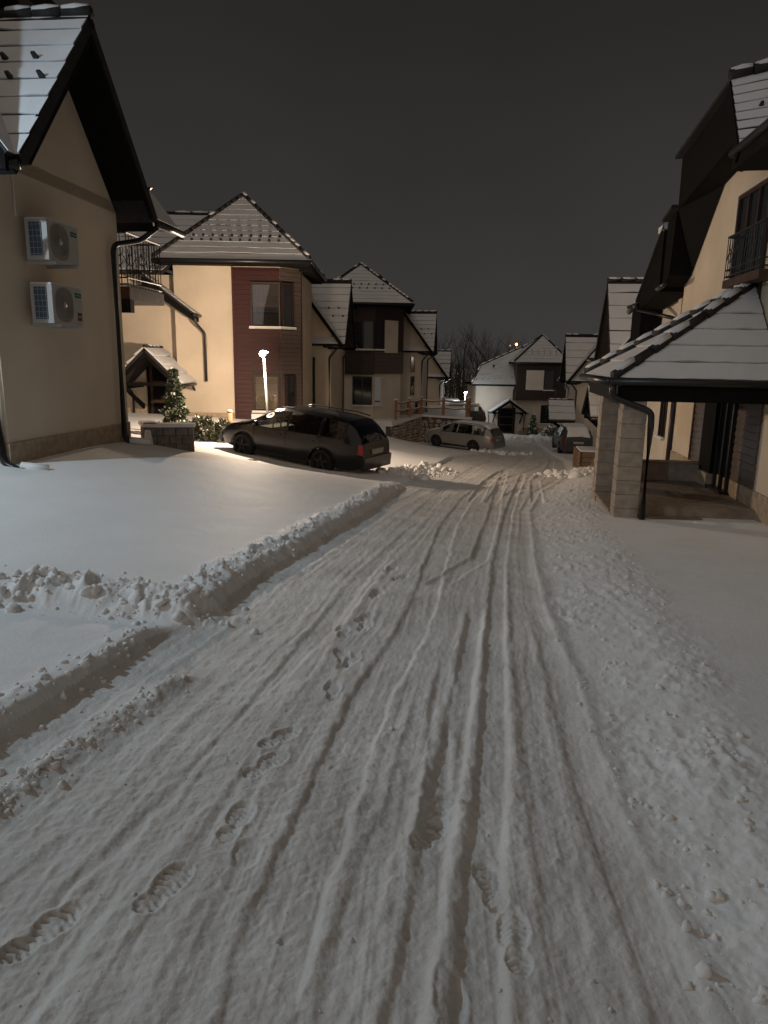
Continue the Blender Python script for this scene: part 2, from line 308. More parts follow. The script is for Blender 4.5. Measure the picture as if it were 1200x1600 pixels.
    for fx, fy, a, kind in FEET:
        k = (np.abs(x - fx) < .25) & (np.abs(y - fy) < .25)
        if not k.any(): continue
        ca, sa = math.cos(R(a)), math.sin(R(a)); X = (x[k] - fx) * ca - (y[k] - fy) * sa * -1 * -1; Y = (x[k] - fx) * sa + (y[k] - fy) * ca
        X = X * 1.12; Y = Y * 1.12; toe = ((X) / .052) ** 2 + ((Y - .055) / .095) ** 2; heel = ((X) / .042) ** 2 + ((Y + .085) / .058) ** 2
        nz = fbm(x[k] * 22 + a, y[k] * 22, 3, 7); toe = toe + 1.1 * nz; heel = heel + 1.1 * nz; sole = np.minimum(toe, heel); ins = 1 - sst(.8, 1.15, sole) if kind < 2 else 1 - sst(.7, 1.2, toe * 1.1)
        tread = np.clip(.55 + .6 * np.sin(Y * 210 + 2.5 * np.abs(X) * 40 + 3 * nz), .1, 1) * np.clip(1 + 3 * nz, .3, 1.3) if kind < 2 and fy < 3.4 else 1.0 + 2 * nz
        z[k] += -ins * (.004 + (.014 if kind < 2 else .004) * tread) + .003 * np.exp(-((sole - 1.35) / .25) ** 2)
    return z, road
def gz(x, y): return float(surf(np.array([float(x)]), np.array([float(y)]))[0][0])

# ------------------------------------------------------------------ ground meshes
def build_ground():
    ys = [0.30]
    while ys[-1] < 92:
        yv = ys[-1]; ys.append(yv + max(.0045, (.014 if yv < 1.2 else .0038 if yv < 3.4 else .0062 if yv < 7 else .0085 if yv < 25 else .014) * yv))
    ys = np.array(ys); nc = 1000
    t = np.linspace(-1, 1, nc); u = np.sign(t) * (0.72 * np.abs(t) + .28 * np.abs(t) ** 3)
    Y, U = np.meshgrid(ys, u, indexing='ij'); X = U * (2.0 + .80 * Y) + .13 * np.clip(Y, 0, 60)
    Z, road = surf(X, Y)
    edge = np.maximum(sst(.93, 1, np.abs(U)), np.maximum(1 - sst(.3, .5, Y), sst(80, 92, Y)))
    Z = Z * (1 - edge) + (G(X, Y) - .34) * edge
    nr, nco = X.shape; idx = np.arange(nr * nco).reshape(nr, nco)
    quads = np.stack([idx[:-1, :-1], idx[:-1, 1:], idx[1:, 1:], idx[1:, :-1]], -1).reshape(-1, 4)
    qroad = road[:-1, :-1].reshape(-1)
    V = np.stack([X, Y, Z], -1).reshape(-1, 3)
    for name, msk, m in (('road', qroad, ROADSNOW), ('snow_covered_ground', ~qroad, SNOW)):
        q = quads[msk]; used, inv = np.unique(q, return_inverse=True); q = inv.reshape(-1, 4)
        me = bpy.data.meshes.new(name); me.vertices.add(len(used)); me.vertices.foreach_set('co', V[used].astype(np.float32).ravel())
        me.loops.add(q.size); me.loops.foreach_set('vertex_index', q.astype(np.int32).ravel())
        me.polygons.add(len(q)); me.polygons.foreach_set('loop_start', np.arange(0, q.size, 4, dtype=np.int32))
        me.polygons.foreach_set('use_smooth', np.ones(len(q), dtype=bool)); me.update(calc_edges=True); me.materials.append(m)
        o = bpy.data.objects.new(name, me); COL.objects.link(o); o['kind'] = 'structure'
    # the wider ground sheet
    xs = np.concatenate([np.linspace(-400, -50, 8), np.linspace(-45, 55, 60), np.linspace(60, 400, 8)])
    yv = np.concatenate([np.linspace(-200, -20, 6), np.linspace(-16, 100, 60), np.linspace(110, 600, 8)])
    YY, XX = np.meshgrid(yv, xs, indexing='ij'); ZZ = G(XX, YY) - .32
    b = MB(); n = len(xs); b.v = list(zip(XX.ravel().tolist(), YY.ravel().tolist(), ZZ.ravel().tolist()))
    b.f = [(i * n + j, i * n + j + 1, (i + 1) * n + j + 1, (i + 1) * n + j) for i in range(len(yv) - 1) for j in range(n - 1)]
    o = b.build('ground', SNOW, smooth=True); o['kind'] = 'structure'
build_ground()

def ico():
    p = (1 + 5 ** .5) / 2
    v = [(-1, p, 0), (1, p, 0), (-1, -p, 0), (1, -p, 0), (0, -1, p), (0, 1, p), (0, -1, -p), (0, 1, -p), (p, 0, -1), (p, 0, 1), (-p, 0, -1), (-p, 0, 1)]
    v = [Vector(q).normalized() for q in v]
    f = [(0,11,5),(0,5,1),(0,1,7),(0,7,10),(0,10,11),(1,5,9),(5,11,4),(11,10,2),(10,7,6),(7,1,8),(3,9,4),(3,4,2),(3,2,6),(3,6,8),(3,8,9),(4,9,5),(2,4,11),(6,2,10),(8,6,7),(9,8,1)]
    vs = list(v); cache = {}; fs = []
    def mid(a, b):
        k = (min(a, b), max(a, b))
        if k not in cache: cache[k] = len(vs); vs.append(((vs[a] + vs[b]) / 2).normalized())
        return cache[k]
    for a, b, c in f:
        x, y, z = mid(a, b), mid(b, c), mid(c, a); fs += [(a, x, z), (b, y, x), (c, z, y), (x, y, z)]
    return v, f, vs, fs
IV, IF, IV2, IF2 = ico()
def clods(name, label, pts, m=SNOW):
    b = MB()
    for x, y, z, r in pts:
        vs, fs = (IV2, IF2) if r > .012 else (IV, IF)
        bd = [(Vector((random.gauss(0, 1), random.gauss(0, 1), random.gauss(0, 1))).normalized(), random.uniform(-.35, .35)) for _ in range(4)]
        vs = [q * (1 + sum(k * max(0, q.dot(w)) ** 2 for w, k in bd)) for q in vs]
        ax = [random.uniform(.65, 1.3) for _ in range(3)]; rot = Euler([random.uniform(0, 6) for _ in range(3)]).to_matrix()
        b.add([Vector((x, y, z)) + rot @ Vector((q.x * ax[0], q.y * ax[1], q.z * ax[2])) * r * random.uniform(.70, 1.15) for q in vs], fs)
    return tag(b.build(name, m, smooth=True), label, 'snow', kind='stuff')
def scatter(fn, n, rlo, rhi):
    P = [fn() for _ in range(n)]; x = np.array([p[0] for p in P]); y = np.array([p[1] for p in P]); z, _ = surf(x, y); out = []
    for k in range(n):
        r = rlo * (rhi / rlo) ** (random.random() ** 2.2); out.append((x[k], y[k], z[k] + r * .12, r))
    return out
def along(pl, w):
    i = random.randrange(len(pl) - 1); t = random.random(); (a, b), (c, d) = pl[i], pl[i + 1]
    return (a + (c - a) * t + random.gauss(0, w), b + (d - b) * t + random.gauss(0, w))
BL2 = [(-1.42,4.6),(-1.32,5.3),(-1.29,5.75),(-1.14,6.26),(-.96,7.19),(-.69,8.43),(-.32,10.31),(.13,13.5)]
clods('snow_clods', 'row of broken snow clods along the ploughed left bank of the road', scatter(lambda: along(BL2, .085), 620, .004, .036))
clods('snow_clods', 'heap of tumbled snow chunks on the left yard by the drive mouth', scatter(lambda: along([(-3.6,4.4),(-2.9,4.45),(-2.41,4.72),(-2.0,4.74),(-1.6,4.62),(-1.25,4.65)], .19), 620, .004, .048))
clods('snow_clods', 'short line of small snow lumps on the road beside the near left bank', scatter(lambda: along([(-1.47,2.1),(-1.41,2.32),(-1.36,2.57),(-1.30,2.79),(-1.21,3.09),(-1.10,3.53)], .05), 320, .003, .021))
clods('snow_clods', 'crumbs of snow scattered along the edge of the nearest left snow shelf', scatter(lambda: along([(-1.86,1.9),(-1.75,2.77),(-1.62,3.29),(-1.46,4.1)], .06), 130, .008, .03))
clods('snow_clods', 'churned snow crumbs strewn over the right shoulder of the road', scatter(lambda: (lambda yy: (np.interp(yy, RE[:, 0], RE[:, 1]) + random.random() ** 1.2 * 1.15 * (np.interp(yy, RO[:, 0], RO[:, 1]) - np.interp(yy, RE[:, 0], RE[:, 1])), yy))(1.3 * (11.5 ** random.random())), 800, .003, .024))
clods('snow_clods', 'broken snow heap beside the road before the timber planters', scatter(lambda: along([(5.3,20.8),(6.0,21.6),(6.9,22.2)], .35), 520, .03, .17))
clods('snow_clods', 'broken snow heap behind the dark parked estate car', scatter(lambda: along([(.35,17.6),(.9,18.6),(1.5,20.5)], .28), 380, .03, .13))
clods('snow_clods', 'ploughed snow heap in front of the far house', scatter(lambda: along([(9.5,52),(11,51),(13,50)], .9), 420, .06, .32))
clods('snow_clods', 'low ploughed heap of snow behind the silver parked car', scatter(lambda: along([(5.2,36.6),(6.4,36.8),(7.6,38.5)], .4), 260, .04, .17))
clods('snow_clods', 'small loose snow lumps dotted over the rutted road', scatter(lambda: (lambda yy: (random.uniform(np.interp(yy, LE[:, 0], LE[:, 1]), np.interp(yy, RE[:, 0], RE[:, 1])), yy))(1.3 * (9 ** random.random())), 170, .003, .014), ROADSNOW)

# ------------------------------------------------------------------ roofs
def roof_slope(roof, a, b, c, d, n=9, th=.14, rows=(), gstep=.42, seg=10, lip=.024, gap=.016, base=True):
    """a-b eave, d-c ridge side (d above a). Tiled slab, snow lying course by course, rows of snow guards."""
    a, b, c, d = map(Vector, (a, b, c, d)); nv = (b - a).cross(d - a)
    if nv.length < 1e-6: nv = (b - a).cross(c - a)
    nv.normalize()
    if nv.z < 0: nv = -nv
    if base:
        lo = [p - nv * th for p in (a, b, c, d)]
        if (c - d).length < .02: MB().add([a, b, c, lo[0], lo[1], lo[2]], [(0, 1, 2), (5, 4, 3), (0, 3, 4, 1), (1, 4, 5, 2), (2, 5, 3, 0)]).build('tile_deck', TILE, roof)
        else: MB().hexa([*lo, a, b, c, d]).build('tile_deck', TILE, roof)
    wl = max((b - a).length, .1)
    for i in range(n):
        t0 = i / n; t1 = (i + 1) / n; vs = []; fs = []
        l0, r0, l1, r1 = lerp(a, d, t0), lerp(b, c, t0), lerp(a, d, t1), lerp(b, c, t1); up = (l1 - l0).normalized() if (l1 - l0).length > 0 else Vector((0, 0, 1))
        k = max(2, int(seg * (r0 - l0).length / wl)); bare = random.random() < .3; bc = random.random()
        sid = (r0 - l0).normalized(); ph = random.uniform(0, 20)
        for j in range(k + 1):
            s = j / k; g = gap * (.35 + 1.3 * random.random()) * (1 + (1.6 if bare and abs(s - bc) < .22 else 0))
            p0 = lerp(l0, r0, s) + up * (g if i else .01); p1 = lerp(l1, r1, s) - up * .004
            if j == 0: p0 = p0 + sid * .02; p1 = p1 + sid * .01
            if j == k: p0 = p0 - sid * .02; p1 = p1 - sid * .01
            h = lip * (.75 + .5 * random.random())
            vs += [p0 + nv * .004, p0 + nv * h, p1 + nv * (h * .45), p1 + nv * .004]
        for j in range(k):
            q = 4 * j; fs += [(q, q + 4, q + 5, q + 1), (q + 1, q + 5, q + 6, q + 2), (q + 2, q + 6, q + 7, q + 3)]
        fs += [(0, 1, 2, 3), (4 * k + 3, 4 * k + 2, 4 * k + 1, 4 * k)]
        MB().add(vs, fs).build('snow_course', ROOFSNOW, roof)
    for rr, t in enumerate(rows):
        l, r = lerp(a, d, t), lerp(b, c, t); w = (r - l).length; cnt = int(w / gstep); sid = (r - l).normalized(); up = (lerp(a, d, t + .02) - l).normalized()
        me = None
        for j in range(cnt):
            p = l + sid * ((j + .5 + (.5 if rr % 2 else 0)) * gstep); 
            if (p - l).length > w - .15: continue
            if me is None:
                q = MB(); o3 = nv * lip * .6; h = .09; wd = .035
                q.hexa([o3 - sid * wd, o3 + sid * wd, o3 + sid * wd + up * .05, o3 - sid * wd + up * .05] + [x + nv * h for x in (o3 - sid * wd * .3, o3 + sid * wd, o3 + sid * wd + up * .03, o3 - sid * wd * .3 + up * .03)])
                o = q.build('snow_guard', METAL, roof, local=True); me = o.data
            else:
                o = bpy.data.objects.new('snow_guard', me); COL.objects.link(o); o.parent = roof
            rt = roof
            while rt.parent: rt = rt.parent
            o.location = p - rt.location
def ridge(roof, a, b, r=.075, step=.36, snow=.8):
    a, b = Vector(a), Vector(b); n = max(1, int((b - a).length / step)); d = (b - a).normalized()
    for i in range(n):
        p, q = lerp(a, b, i / n), lerp(a, b, (i + 1) / n)
        MB().tube([p, q - d * .015], [r * 1.08, r * .9], 8).build('ridge_tile', TILE, roof, smooth=True)
        if random.random() < snow:
            s0, s1 = lerp(p, q, .08), lerp(p, q, random.uniform(.9, 1.0)); up = Vector((0, 0, r * .55))
            MB().tube([s0 + up, lerp(s0, s1, .5) + up * 1.25, s1 + up], [r * .80, r * .88, r * .78], 7).build('snow_cap', ROOFSNOW, roof, smooth=True)
def gutter(parent, a, b, r=.06): return MB().tube([a, b], r, 8).build('gutter', METAL, parent, smooth=True)
def spout(parent, pts, r=.045): return MB().tube(smooth_path(pts), r, 10).build('downspout', METAL, parent, smooth=True)
def smooth_path(pts, k=.12):
    pts = [Vector(p) for p in pts]; out = [pts[0]]
    for i in range(1, len(pts) - 1):
        p = pts[i]; u = (pts[i - 1] - p); v = (pts[i + 1] - p); a = min(k, u.length * .45); b = min(k, v.length * .45)
        p0 = p + u.normalized() * a; p1 = p + v.normalized() * b
        for t in (0, .25, .5, .75, 1): out.append(p0 * (1 - t) ** 2 + p * 2 * t * (1 - t) + p1 * t * t)
    out.append(pts[-1]); return out

# ------------------------------------------------------------------ windows and cladding
def window(parent, F, u0, u1, z0, z1, v=0.0, mull=(0.5,), fr=.05, sill=True, glass=DARKGLASS, name='window', fm=FRAME, sillsnow=True):
    b = MB(); d = .05
    F.hx(b, u0, u0 + fr, v - .02, v + d, z0, z1); F.hx(b, u1 - fr, u1, v - .02, v + d, z0, z1)
    F.hx(b, u0 + fr, u1 - fr, v - .02, v + d, z1 - fr, z1); F.hx(b, u0 + fr, u1 - fr, v - .02, v + d, z0, z0 + fr)
    w = b.build(name, fm, parent)
    xs = [u0 + fr] + [u0 + (u1 - u0) * t for t in mull] + [u1 - fr]
    for i in range(len(xs) - 1):
        if i: F.box('mullion', fm, w, xs[i] - fr * .5, xs[i] + fr * .5, v - .01, v + d * .9, z0 + fr, z1 - fr)
        F.box('pane', glass, w, xs[i] + (fr * .5 if i else 0), xs[i + 1] - (fr * .5 if i < len(xs) - 2 else 0), v + .004, v + .012, z0 + fr, z1 - fr)
    if sill:
        F.box('sill', SILL, w, u0 - .06, u1 + .06, v - .01, v + .13, z0 - .05, z0 - .003)
        if sillsnow: F.box('sill_snow', SNOW, w, u0 - .05, u1 + .05, v + .052, v + .125, z0 - .002, z0 + .035)
    return w
def planks(parent, F, u0, u1, z0, z1, v, m, pitch=.16, holes=(), name='plank', th=.022):
    z = z0
    while z < z1 - .02:
        zt = min(z + pitch - .012, z1); cuts = [(u0, u1)]
        for h0, h1, a, b in holes:
            if a < zt and b > z:
                n = []
                for c0, c1 in cuts:
                    if h1 <= c0 or h0 >= c1: n.append((c0, c1)); continue
                    if h0 > c0: n.append((c0, h0))
                    if h1 < c1: n.append((h1, c1))
                cuts = n
        for c0, c1 in cuts:
            j = random.uniform(0, .006); mb = MB(); W = F.w
            mb.hexa([W(c0, v, z), W(c1, v, z), W(c1, v + th + .008 + j, z), W(c0, v + th + .008 + j, z), W(c0, v, zt), W(c1, v, zt), W(c1, v + th * .6 + j, zt), W(c0, v + th * .6 + j, zt)])
            mb.build(name, m, parent)
        z += pitch
def railing(parent, F, u0, u1, v, z0, z1, ends=0.0, scroll=True):
    """wrought-iron balustrade with curled bars; ends = depth of the two returns"""
    b = MB(); W = F.w
    runs = [((u0, v), (u1, v))] + ([((u0, v - ends), (u0, v)), ((u1, v), (u1, v - ends))] if ends else [])
    for (a0, b0), (a1, b1) in runs:
        for z in (z0 + .04, z0 + .16, z1): b.tube([W(a0, b0, z), W(a1, b1, z)], .014 if z < z1 else .022, 5)
        ln = math.hypot(a1 - a0, b1 - b0); n = max(2, int(ln / .12))
        for i in range(n + 1):
            t = i / n; b.tube([W(a0 + (a1 - a0) * t, b0 + (b1 - b0) * t, z0), W(a0 + (a1 - a0) * t, b0 + (b1 - b0) * t, z1)], .0085, 4)
        if scroll:
            k = max(1, int(ln / .26))
            for i in range(k):
                t0 = (i + .5) / k; cz = (z0 + z1) / 2 + .08; rr = .11
                for sgn in (1, -1):
                    pts = []
                    for q in range(13):
                        th_ = q / 12 * 4.6; rad = rr * (1 - .055 * q); du = sgn * (math.cos(th_) * rad) / ln
                        pts.append(W(a0 + (a1 - a0) * (t0 + du), b0 + (b1 - b0) * (t0 + du), cz + sgn * (math.sin(th_) * rad * 1.5 - .12)))
                    b.tube(pts, .008, 4)
    return b.build('railing', IRON, parent)

# ------------------------------------------------------------------ chalet row unit: steep street-side roof with a flush gable
def row_unit(name, label, F, zb, ze, za, gw=3.35, Lb=4.4, courses=9, wallm=STUCCO, depth=5.2, near_v=-5.2, gov=.58, rows=(.42, .55), group='chalets along the lane', guards=True, seg=10, ridge_step=.4, spout_near=True, spout_far=True, wall_L=None):
    h = thing(name, label, 'house', F.w(Lb / 2, -1.5, zb), group); W = F.w; tp = 1.33; vr = -2.7; wL = wall_L or Lb
    zr = ze + tp * (.5 - vr)
    ztop = ze + tp * .5 - .16                       # wall head where the main slope crosses the wall face
    gc = gw / 2; zin = za - .32
    # body with its end gables
    prof = [(0, zb - .6), (0, ztop), (vr, zr - .2), (-depth, ze + .3), (-depth, zb - .6)]
    MB().prism([W(0, v, z) for v, z in prof], tuple(np.subtract(W(wL, 0, 0), W(0, 0, 0)))).build('wall', wallm, h)
    sl = (za - ze) / (gc + .2)
    g = [(0.003, ztop - .3), (0.003, za - .2 - sl * gc), (gc, za - .22), (gw, za - .2 - sl * gc), (gw, ztop - .3)]
    MB().prism([W(u, .004, z) for u, z in g], tuple(np.subtract(W(0, -.5, 0), W(0, 0, 0)))).build('gable_wall', wallm, h)
    F.box('plinth', PLINTH, h, -.02, wL + .02, -depth + .1, .025, zb - .6, zb + .36)
    rf = MB().prism([W(-.34, .52, ze + .0), W(-.34, vr, zr), W(-.34, vr, zr - .2), W(-.34, .52, ze - .2)], tuple(np.subtract(W(.06, 0, 0), W(0, 0, 0)))).build('roof', BLACKWOOD, h)
    vm = .5 - (za - .25 - ze) / tp; tm = (.55 - vm) / (.55 - vr); zm = ze + (zr - ze) * tm      # the slope is cut away where the gable stands
    roof_slope(rf, W(-.34, .55, ze), W(-.02, .55, ze), W(gc - .25, vm, zm), W(-.34, vm, zm), max(2, int(courses * tm)), seg=3)
    roof_slope(rf, W(gw + .05, .55, ze), W(Lb + .25, .55, ze), W(Lb + .25, vm, zm), W(gc + .25, vm, zm), max(2, int(courses * tm)), rows=(.3, .55) if guards else (), seg=seg)
    roof_slope(rf, W(-.34, vm, zm), W(Lb + .25, vm, zm), W(Lb + .25, vr, zr), W(-.34, vr, zr), max(2, courses - int(courses * tm)), seg=seg)
    roof_slope(rf, W(-.34, -depth - .5, ze - .1), W(Lb + .25, -depth - .5, ze - .1), W(Lb + .25, vr, zr), W(-.34, vr, zr), 5, seg=4)
    ridge(rf, W(-.34, vr, zr), W(Lb + .25, vr, zr), step=.5)
    # cross gable
    vb = .5 - (za - ze) / tp - .25
    gr = MB().prism([W(-.2, gov, ze + .02), W(gc, gov, za), W(gc, gov, za - .34), W(-.2 + .2, gov, ze - .06)], tuple(np.subtract(W(0, .045, 0), W(0, 0, 0)))).build('gable_roof', BLACKWOOD, h)
    MB().prism([W(gw + .2, gov, ze + .02), W(gc, gov, za), W(gc, gov, za - .34), W(gw, gov, ze - .06)], tuple(np.subtract(W(0, .045, 0), W(0, 0, 0)))).build('bargeboard', BLACKWOOD, gr)
    for s in (0, 1):
        e0 = -.2 if s == 0 else gw + .2
        # boarded soffit under the overhang
        MB().prism([W(e0, gov - .02, ze - .16), W(gc, gov - .02, za - .2), W(gc, -.1, za - .2), W(e0, -.1, ze - .16)], (0, 0, -.05)).build('soffit', BLACKWOOD, gr)
        roof_slope(gr, W(e0, gov + .05, ze), W(e0, vb - 1.2, ze), W(gc, vb, za), W(gc, gov + .05, za), courses, rows=rows if (guards and s == 0) else (), seg=seg)
    ridge(gr, W(gc, gov + .06, za + .02), W(gc, vb, za + .02), step=ridge_step)
    MB().tube([W(-.2, gov + .02, ze - .1), W(-.2, -.3, ze - .1)], .06, 8).build('gutter', METAL, h, smooth=True)
    gutter(h, W(gw + .25, .6, ze - .07), W(Lb + .28, .6, ze - .07))
    if spout_far: spout(h, [W(gw + .3, .58, ze - .12), W(gw + .22, .30, ze - .35), W(gw - .35, .09, ze - .5), W(gw - .35, .09, zb + .1), W(gw - .3, .22, zb + .02)])
    if spout_near: spout(h, [W(-.16, .3, ze - .14), W(-.14, .1, ze - .4), W(-.06, -.06, ze - .55), W(-.06, -.06, zb + .1), W(-.1, .25, zb + .02)])
    return h, gr, rf

# ---- near left chalet with the two air conditioners
FA = Frame((-4.86, 9.05), 6, 'L')
hA, grA, rfA = row_unit('chalet', 'cream chalet at the left edge with steep black gable and two air conditioners', FA, .08, 3.82, 6.05, courses=8, rows=(.50, .64), seg=14, wall_L=3.35)
W = FA.w
MB().prism([W(3.0, -2.6, -1), W(7.6, -2.6, -1), W(7.6, -2.6, 4.2), W(3.0, -2.6, 4.2)], tuple(np.subtract(W(0, -3.2, 0), W(0, 0, 0)))).build('rear_wall', STUCCO, hA)
bal = FA.box('balcony', BROWNWOOD, hA, 5.0, 6.6, -2.6, -.62, 2.62, 2.86)
FA.box('balcony_snow', SNOW, bal, 5.03, 6.57, -2.55, -.66, 2.862, 2.93)
railing(bal, FA, 5.03, 6.57, -.66, 2.87, 3.85, ends=1.85)
FA.box('support_beam', BLACKWOOD, bal, 4.96, 5.12, -2.5, -.6, 2.38, 2.62)
ch = FA.box('chimney', BLACKWOOD, hA, 2.2, 3.0, -2.4, -1.6, 5.2, 7.0)
FA.box('chimney_cap', BLACKWOOD, ch, 1.7, 3.3, -2.6, -.72, 6.62, 6.9)
MB().tube([W(.55, .015, 4.2), W(.56, .015, 3.3)], .013, 6).build('cable', SILL, hA)
for q in ((3.0, .06), (-.06, .1)):
    MB().tube([W(q[0], .18, .16), W(q[0] + .1, .5, .12)], .06, 8).build('spout_snow', SNOW, hA, smooth=True)
def aircon(z0, label, sticker):
    F = FA; u0, u1, v0, v1 = .60, 1.34, .10, .40; h = .50
    a = thing('air_conditioner', label, 'air conditioner', F.w(.9, .25, z0), 'outdoor units on the cream chalet wall')
    body = F.box('casing', ACWHITE, a, u0, u1, v0, v1, z0, z0 + h)
    # coil on the end that faces the lane: recessed blue fins behind a wire guard
    F.box('coil', ACCOIL, a, u0 - .006, u0, v0 + .05, v1 - .075, z0 + .05, z0 + h - .04)
    b = MB()
    for i in range(6): b.tube([F.w(u0 - .012, v0 + .05, z0 + .07 + i * .072), F.w(u0 - .012, v1 - .075, z0 + .07 + i * .072)], .003, 4)
    for i in range(4): b.tube([F.w(u0 - .012, v0 + .055 + i * .055, z0 + .05), F.w(u0 - .012, v0 + .055 + i * .055, z0 + h - .04)], .003, 4)
    b.build('coil_guard', ACWHITE, a)
    c = (u0 + .28, z0 + .25); b = MB()
    n = 28; vs = [F.w(c[0], v1 + .012, c[1])] + [F.w(c[0] + .225 * math.copysign(abs(math.cos(t)) ** .75, math.cos(t)), v1 + .006, c[1] + .225 * math.copysign(abs(math.sin(t)) ** .75, math.sin(t))) for t in [2 * math.pi * i / n for i in range(n)]]
    b.add(vs, [(0, 1 + i, 1 + (i + 1) % n) for i in range(n)]); fan = b.build('fan_grille', ACGRILLE, a)
    b = MB()
    for rr in (.07, .11, .15, .19): b.tube([F.w(c[0] + rr * math.cos(2 * math.pi * i / 20), v1 + .014, c[1] + rr * math.sin(2 * math.pi * i / 20)) for i in range(21)], .003, 4)
    b.build('guard_rings', ACGRILLE, fan)
    b = MB(); b.add([F.w(c[0], v1 + .03, c[1])] + [F.w(c[0] + .045 * math.cos(2 * math.pi * i / 14), v1 + .018, c[1] + .045 * math.sin(2 * math.pi * i / 14)) for i in range(14)], [(0, 1 + i, 1 + (i + 1) % 14) for i in range(14)]); b.build('hub', ACWHITE, fan)
    F.box('badge', GREEN, a, u1 - .18, u1 - .02, v1 + .001, v1 + .004, z0 + .37, z0 + .43)
    F.box('badge_stripe', WHITEP, a, u1 - .165, u1 - .035, v1 + .0045, v1 + .006, z0 + .397, z0 + .403)
    if sticker:
        F.box('sticker', REDP, a, u1 - .14, u1 - .03, v1 + .001, v1 + .004, z0 + .06, z0 + .17)
        F.box('sticker_stripe', WHITEP, a, u1 - .13, u1 - .04, v1 + .0045, v1 + .006, z0 + .112, z0 + .12)
    for u in (u0 + .12, u1 - .12):
        F.box('bracket', ACWHITE, a, u - .02, u + .02, 0.006, v1 + .03, z0 - .045, z0 - .003)
    F.box('top_snow', SNOW, a, u0 + .02, u1 - .02, v0, v1 - .02, z0 + h + .001, z0 + h + .02)
aircon(2.78, 'upper of the two air conditioners on the cream chalet wall', False)
aircon(1.98, 'lower air conditioner with a red sticker on the cream chalet wall', True)

# low block planter wall at the chalet corner
pw = thing('planter_wall', 'low wall of grey blocks capped with snow at the cream chalet corner', 'wall', (-4.0, 12.9, -.25))
FP = Frame((-4.32, 12.62), 12, 'F')
for F_, ln in ((FP, .86), (Frame((-4.32, 12.62), -65, 'F'), -.62)):
    u0, u1 = (0, ln) if ln > 0 else (ln, 0)
    F_.box('mortar_core', MORTAR, pw, u0 + .01, u1 - .012, -.2, -.012, -.5, .30)
    for r in range(5):
        z0 = -.42 + r * .148; off = 0 if r % 2 else -.11; u = u0 + off
        while u < u1 - .01:
            a, b = max(u, u0), min(u + .21, u1)
            if b - a > .03: F_.box('block', BLOCK, pw, a, b - .008, -.08, random.uniform(.0, .008), z0, z0 + .138)
            u += .22
    F_.box('snow_cap', SNOW, pw, u0 - .02, u1 + .02, -.24, .03, .322, .385)
MB().tube([(-4.28, 12.5, -.32), (-4.22, 12.52, 0.0), (-4.24, 12.56, .28)], [.14, .09, .05], 9).build('blown_snow', SNOW, pw, smooth=True)

# ------------------------------------------------------------------ pyramid-roofed block
def pyramid(house, x0, x1, y0, y1, ze, apex, ov=.5, n=12, rows=(.26, .33), gstep=.33, seg=14, ridges=True):
    a, b, c, d = (x0 - ov, y0 - ov, ze), (x1 + ov, y0 - ov, ze), (x1 + ov, y1 + ov, ze), (x0 - ov, y1 + ov, ze)
    fb = MB()
    fb.box((x0 - ov, y0 - ov, ze - .16), (x1 + ov, y1 + ov, ze - .155 + .13))
    rf = fb.build('roof', BLACKWOOD, house)
    for q, (p0, p1) in enumerate(((a, b), (b, c), (c, d), (d, a))):
        roof_slope(rf, p0, p1, apex, apex, n if q < 2 else 5, th=.05, rows=rows if q < 2 else (), gstep=gstep, seg=seg if q < 2 else 4)
    for k, p in enumerate((a, b, c, d)):
        if ridges or k < 2: ridge(rf, lerp(p, apex, .02) + Vector((0, 0, .05)), Vector(apex) + Vector((0, 0, .04)), r=.075, step=.3, snow=.15 if k == 0 else .55)
    gutter(house, (x0 - ov, y0 - ov - .03, ze - .05), (x1 + ov, y0 - ov - .03, ze - .05)); gutter(house, (x1 + ov + .03, y0 - ov, ze - .05), (x1 + ov + .03, y1 + ov, ze - .05))
    for i in range(7):                                   # rafter ends under the side eave
        yy = y0 + (y1 - y0) * (i + .5) / 7; MB().box((x1 + .01, yy - .05, ze - .28), (x1 + ov - .05, yy + .05, ze - .165)).build('rafter', BLACKWOOD, rf)
    return rf

# ---- second house on the left: red clad corner bay under a pyramid roof
hB = thing('corner_house', 'cream house with red boarded corner bay and pyramid roof behind the lit lamp', 'house', (-6, 27.5, -.75), None)
zB = -.75; xb0, xb1, yb0, yb1 = -7.37, -3.1, 25.3, 29.9; CH = .62
foot = [(xb0, yb0), (xb1 - CH, yb0), (xb1, yb0 + CH), (xb1, yb1), (xb0, yb1)]
MB().prism([(x, y, zB - .8) for x, y in foot], (0, 0, 4.72 - zB + .7)).build('wall', STUCCO, hB)
FB = Frame((0, yb0), 0, 'F'); FC = Frame((xb1 - CH, yb0), 45, 'F'); CL = CH * math.sqrt(2)
rfB = pyramid(hB, xb0 - .05, xb1, yb0, yb1, 4.75, (-5.35, 27.6, 7.34), ov=.5)
wU = [(-4.66, -3.76, 2.62, 4.05)]; wL = [(-4.66, -3.80, -.30, .92)]
FB.box('boarding_backing', DARKCLAD, hB, -5.3, xb1 - CH, .005, .02, zB + .1, 4.55)
cl = FB.box('boarding_edge', REDWOOD, hB, -5.36, -5.30, .005, .07, zB + .1, 4.55)
planks(cl, FB, -5.30, xb1 - CH, zB + .1, 4.55, .02, REDWOOD, holes=[(-4.72, -3.72 + .0, 2.56, 4.1), (-4.72, -3.76, -.42, .98)])
FC.box('boarding_backing', DARKCLAD, hB, 0, CL, .005, .02, zB + .1, 4.55)
cl2 = FC.box('boarding_edge', DARKCLAD, hB, CL, CL + .05, .0, .06, zB + .1, 4.55)
planks(cl2, FC, 0, CL, zB + .1, 4.55, .02, GREYCLAD, pitch=.15, holes=[(.0, .55, 2.56, 4.1), (.12, .62, -.42, .98)])
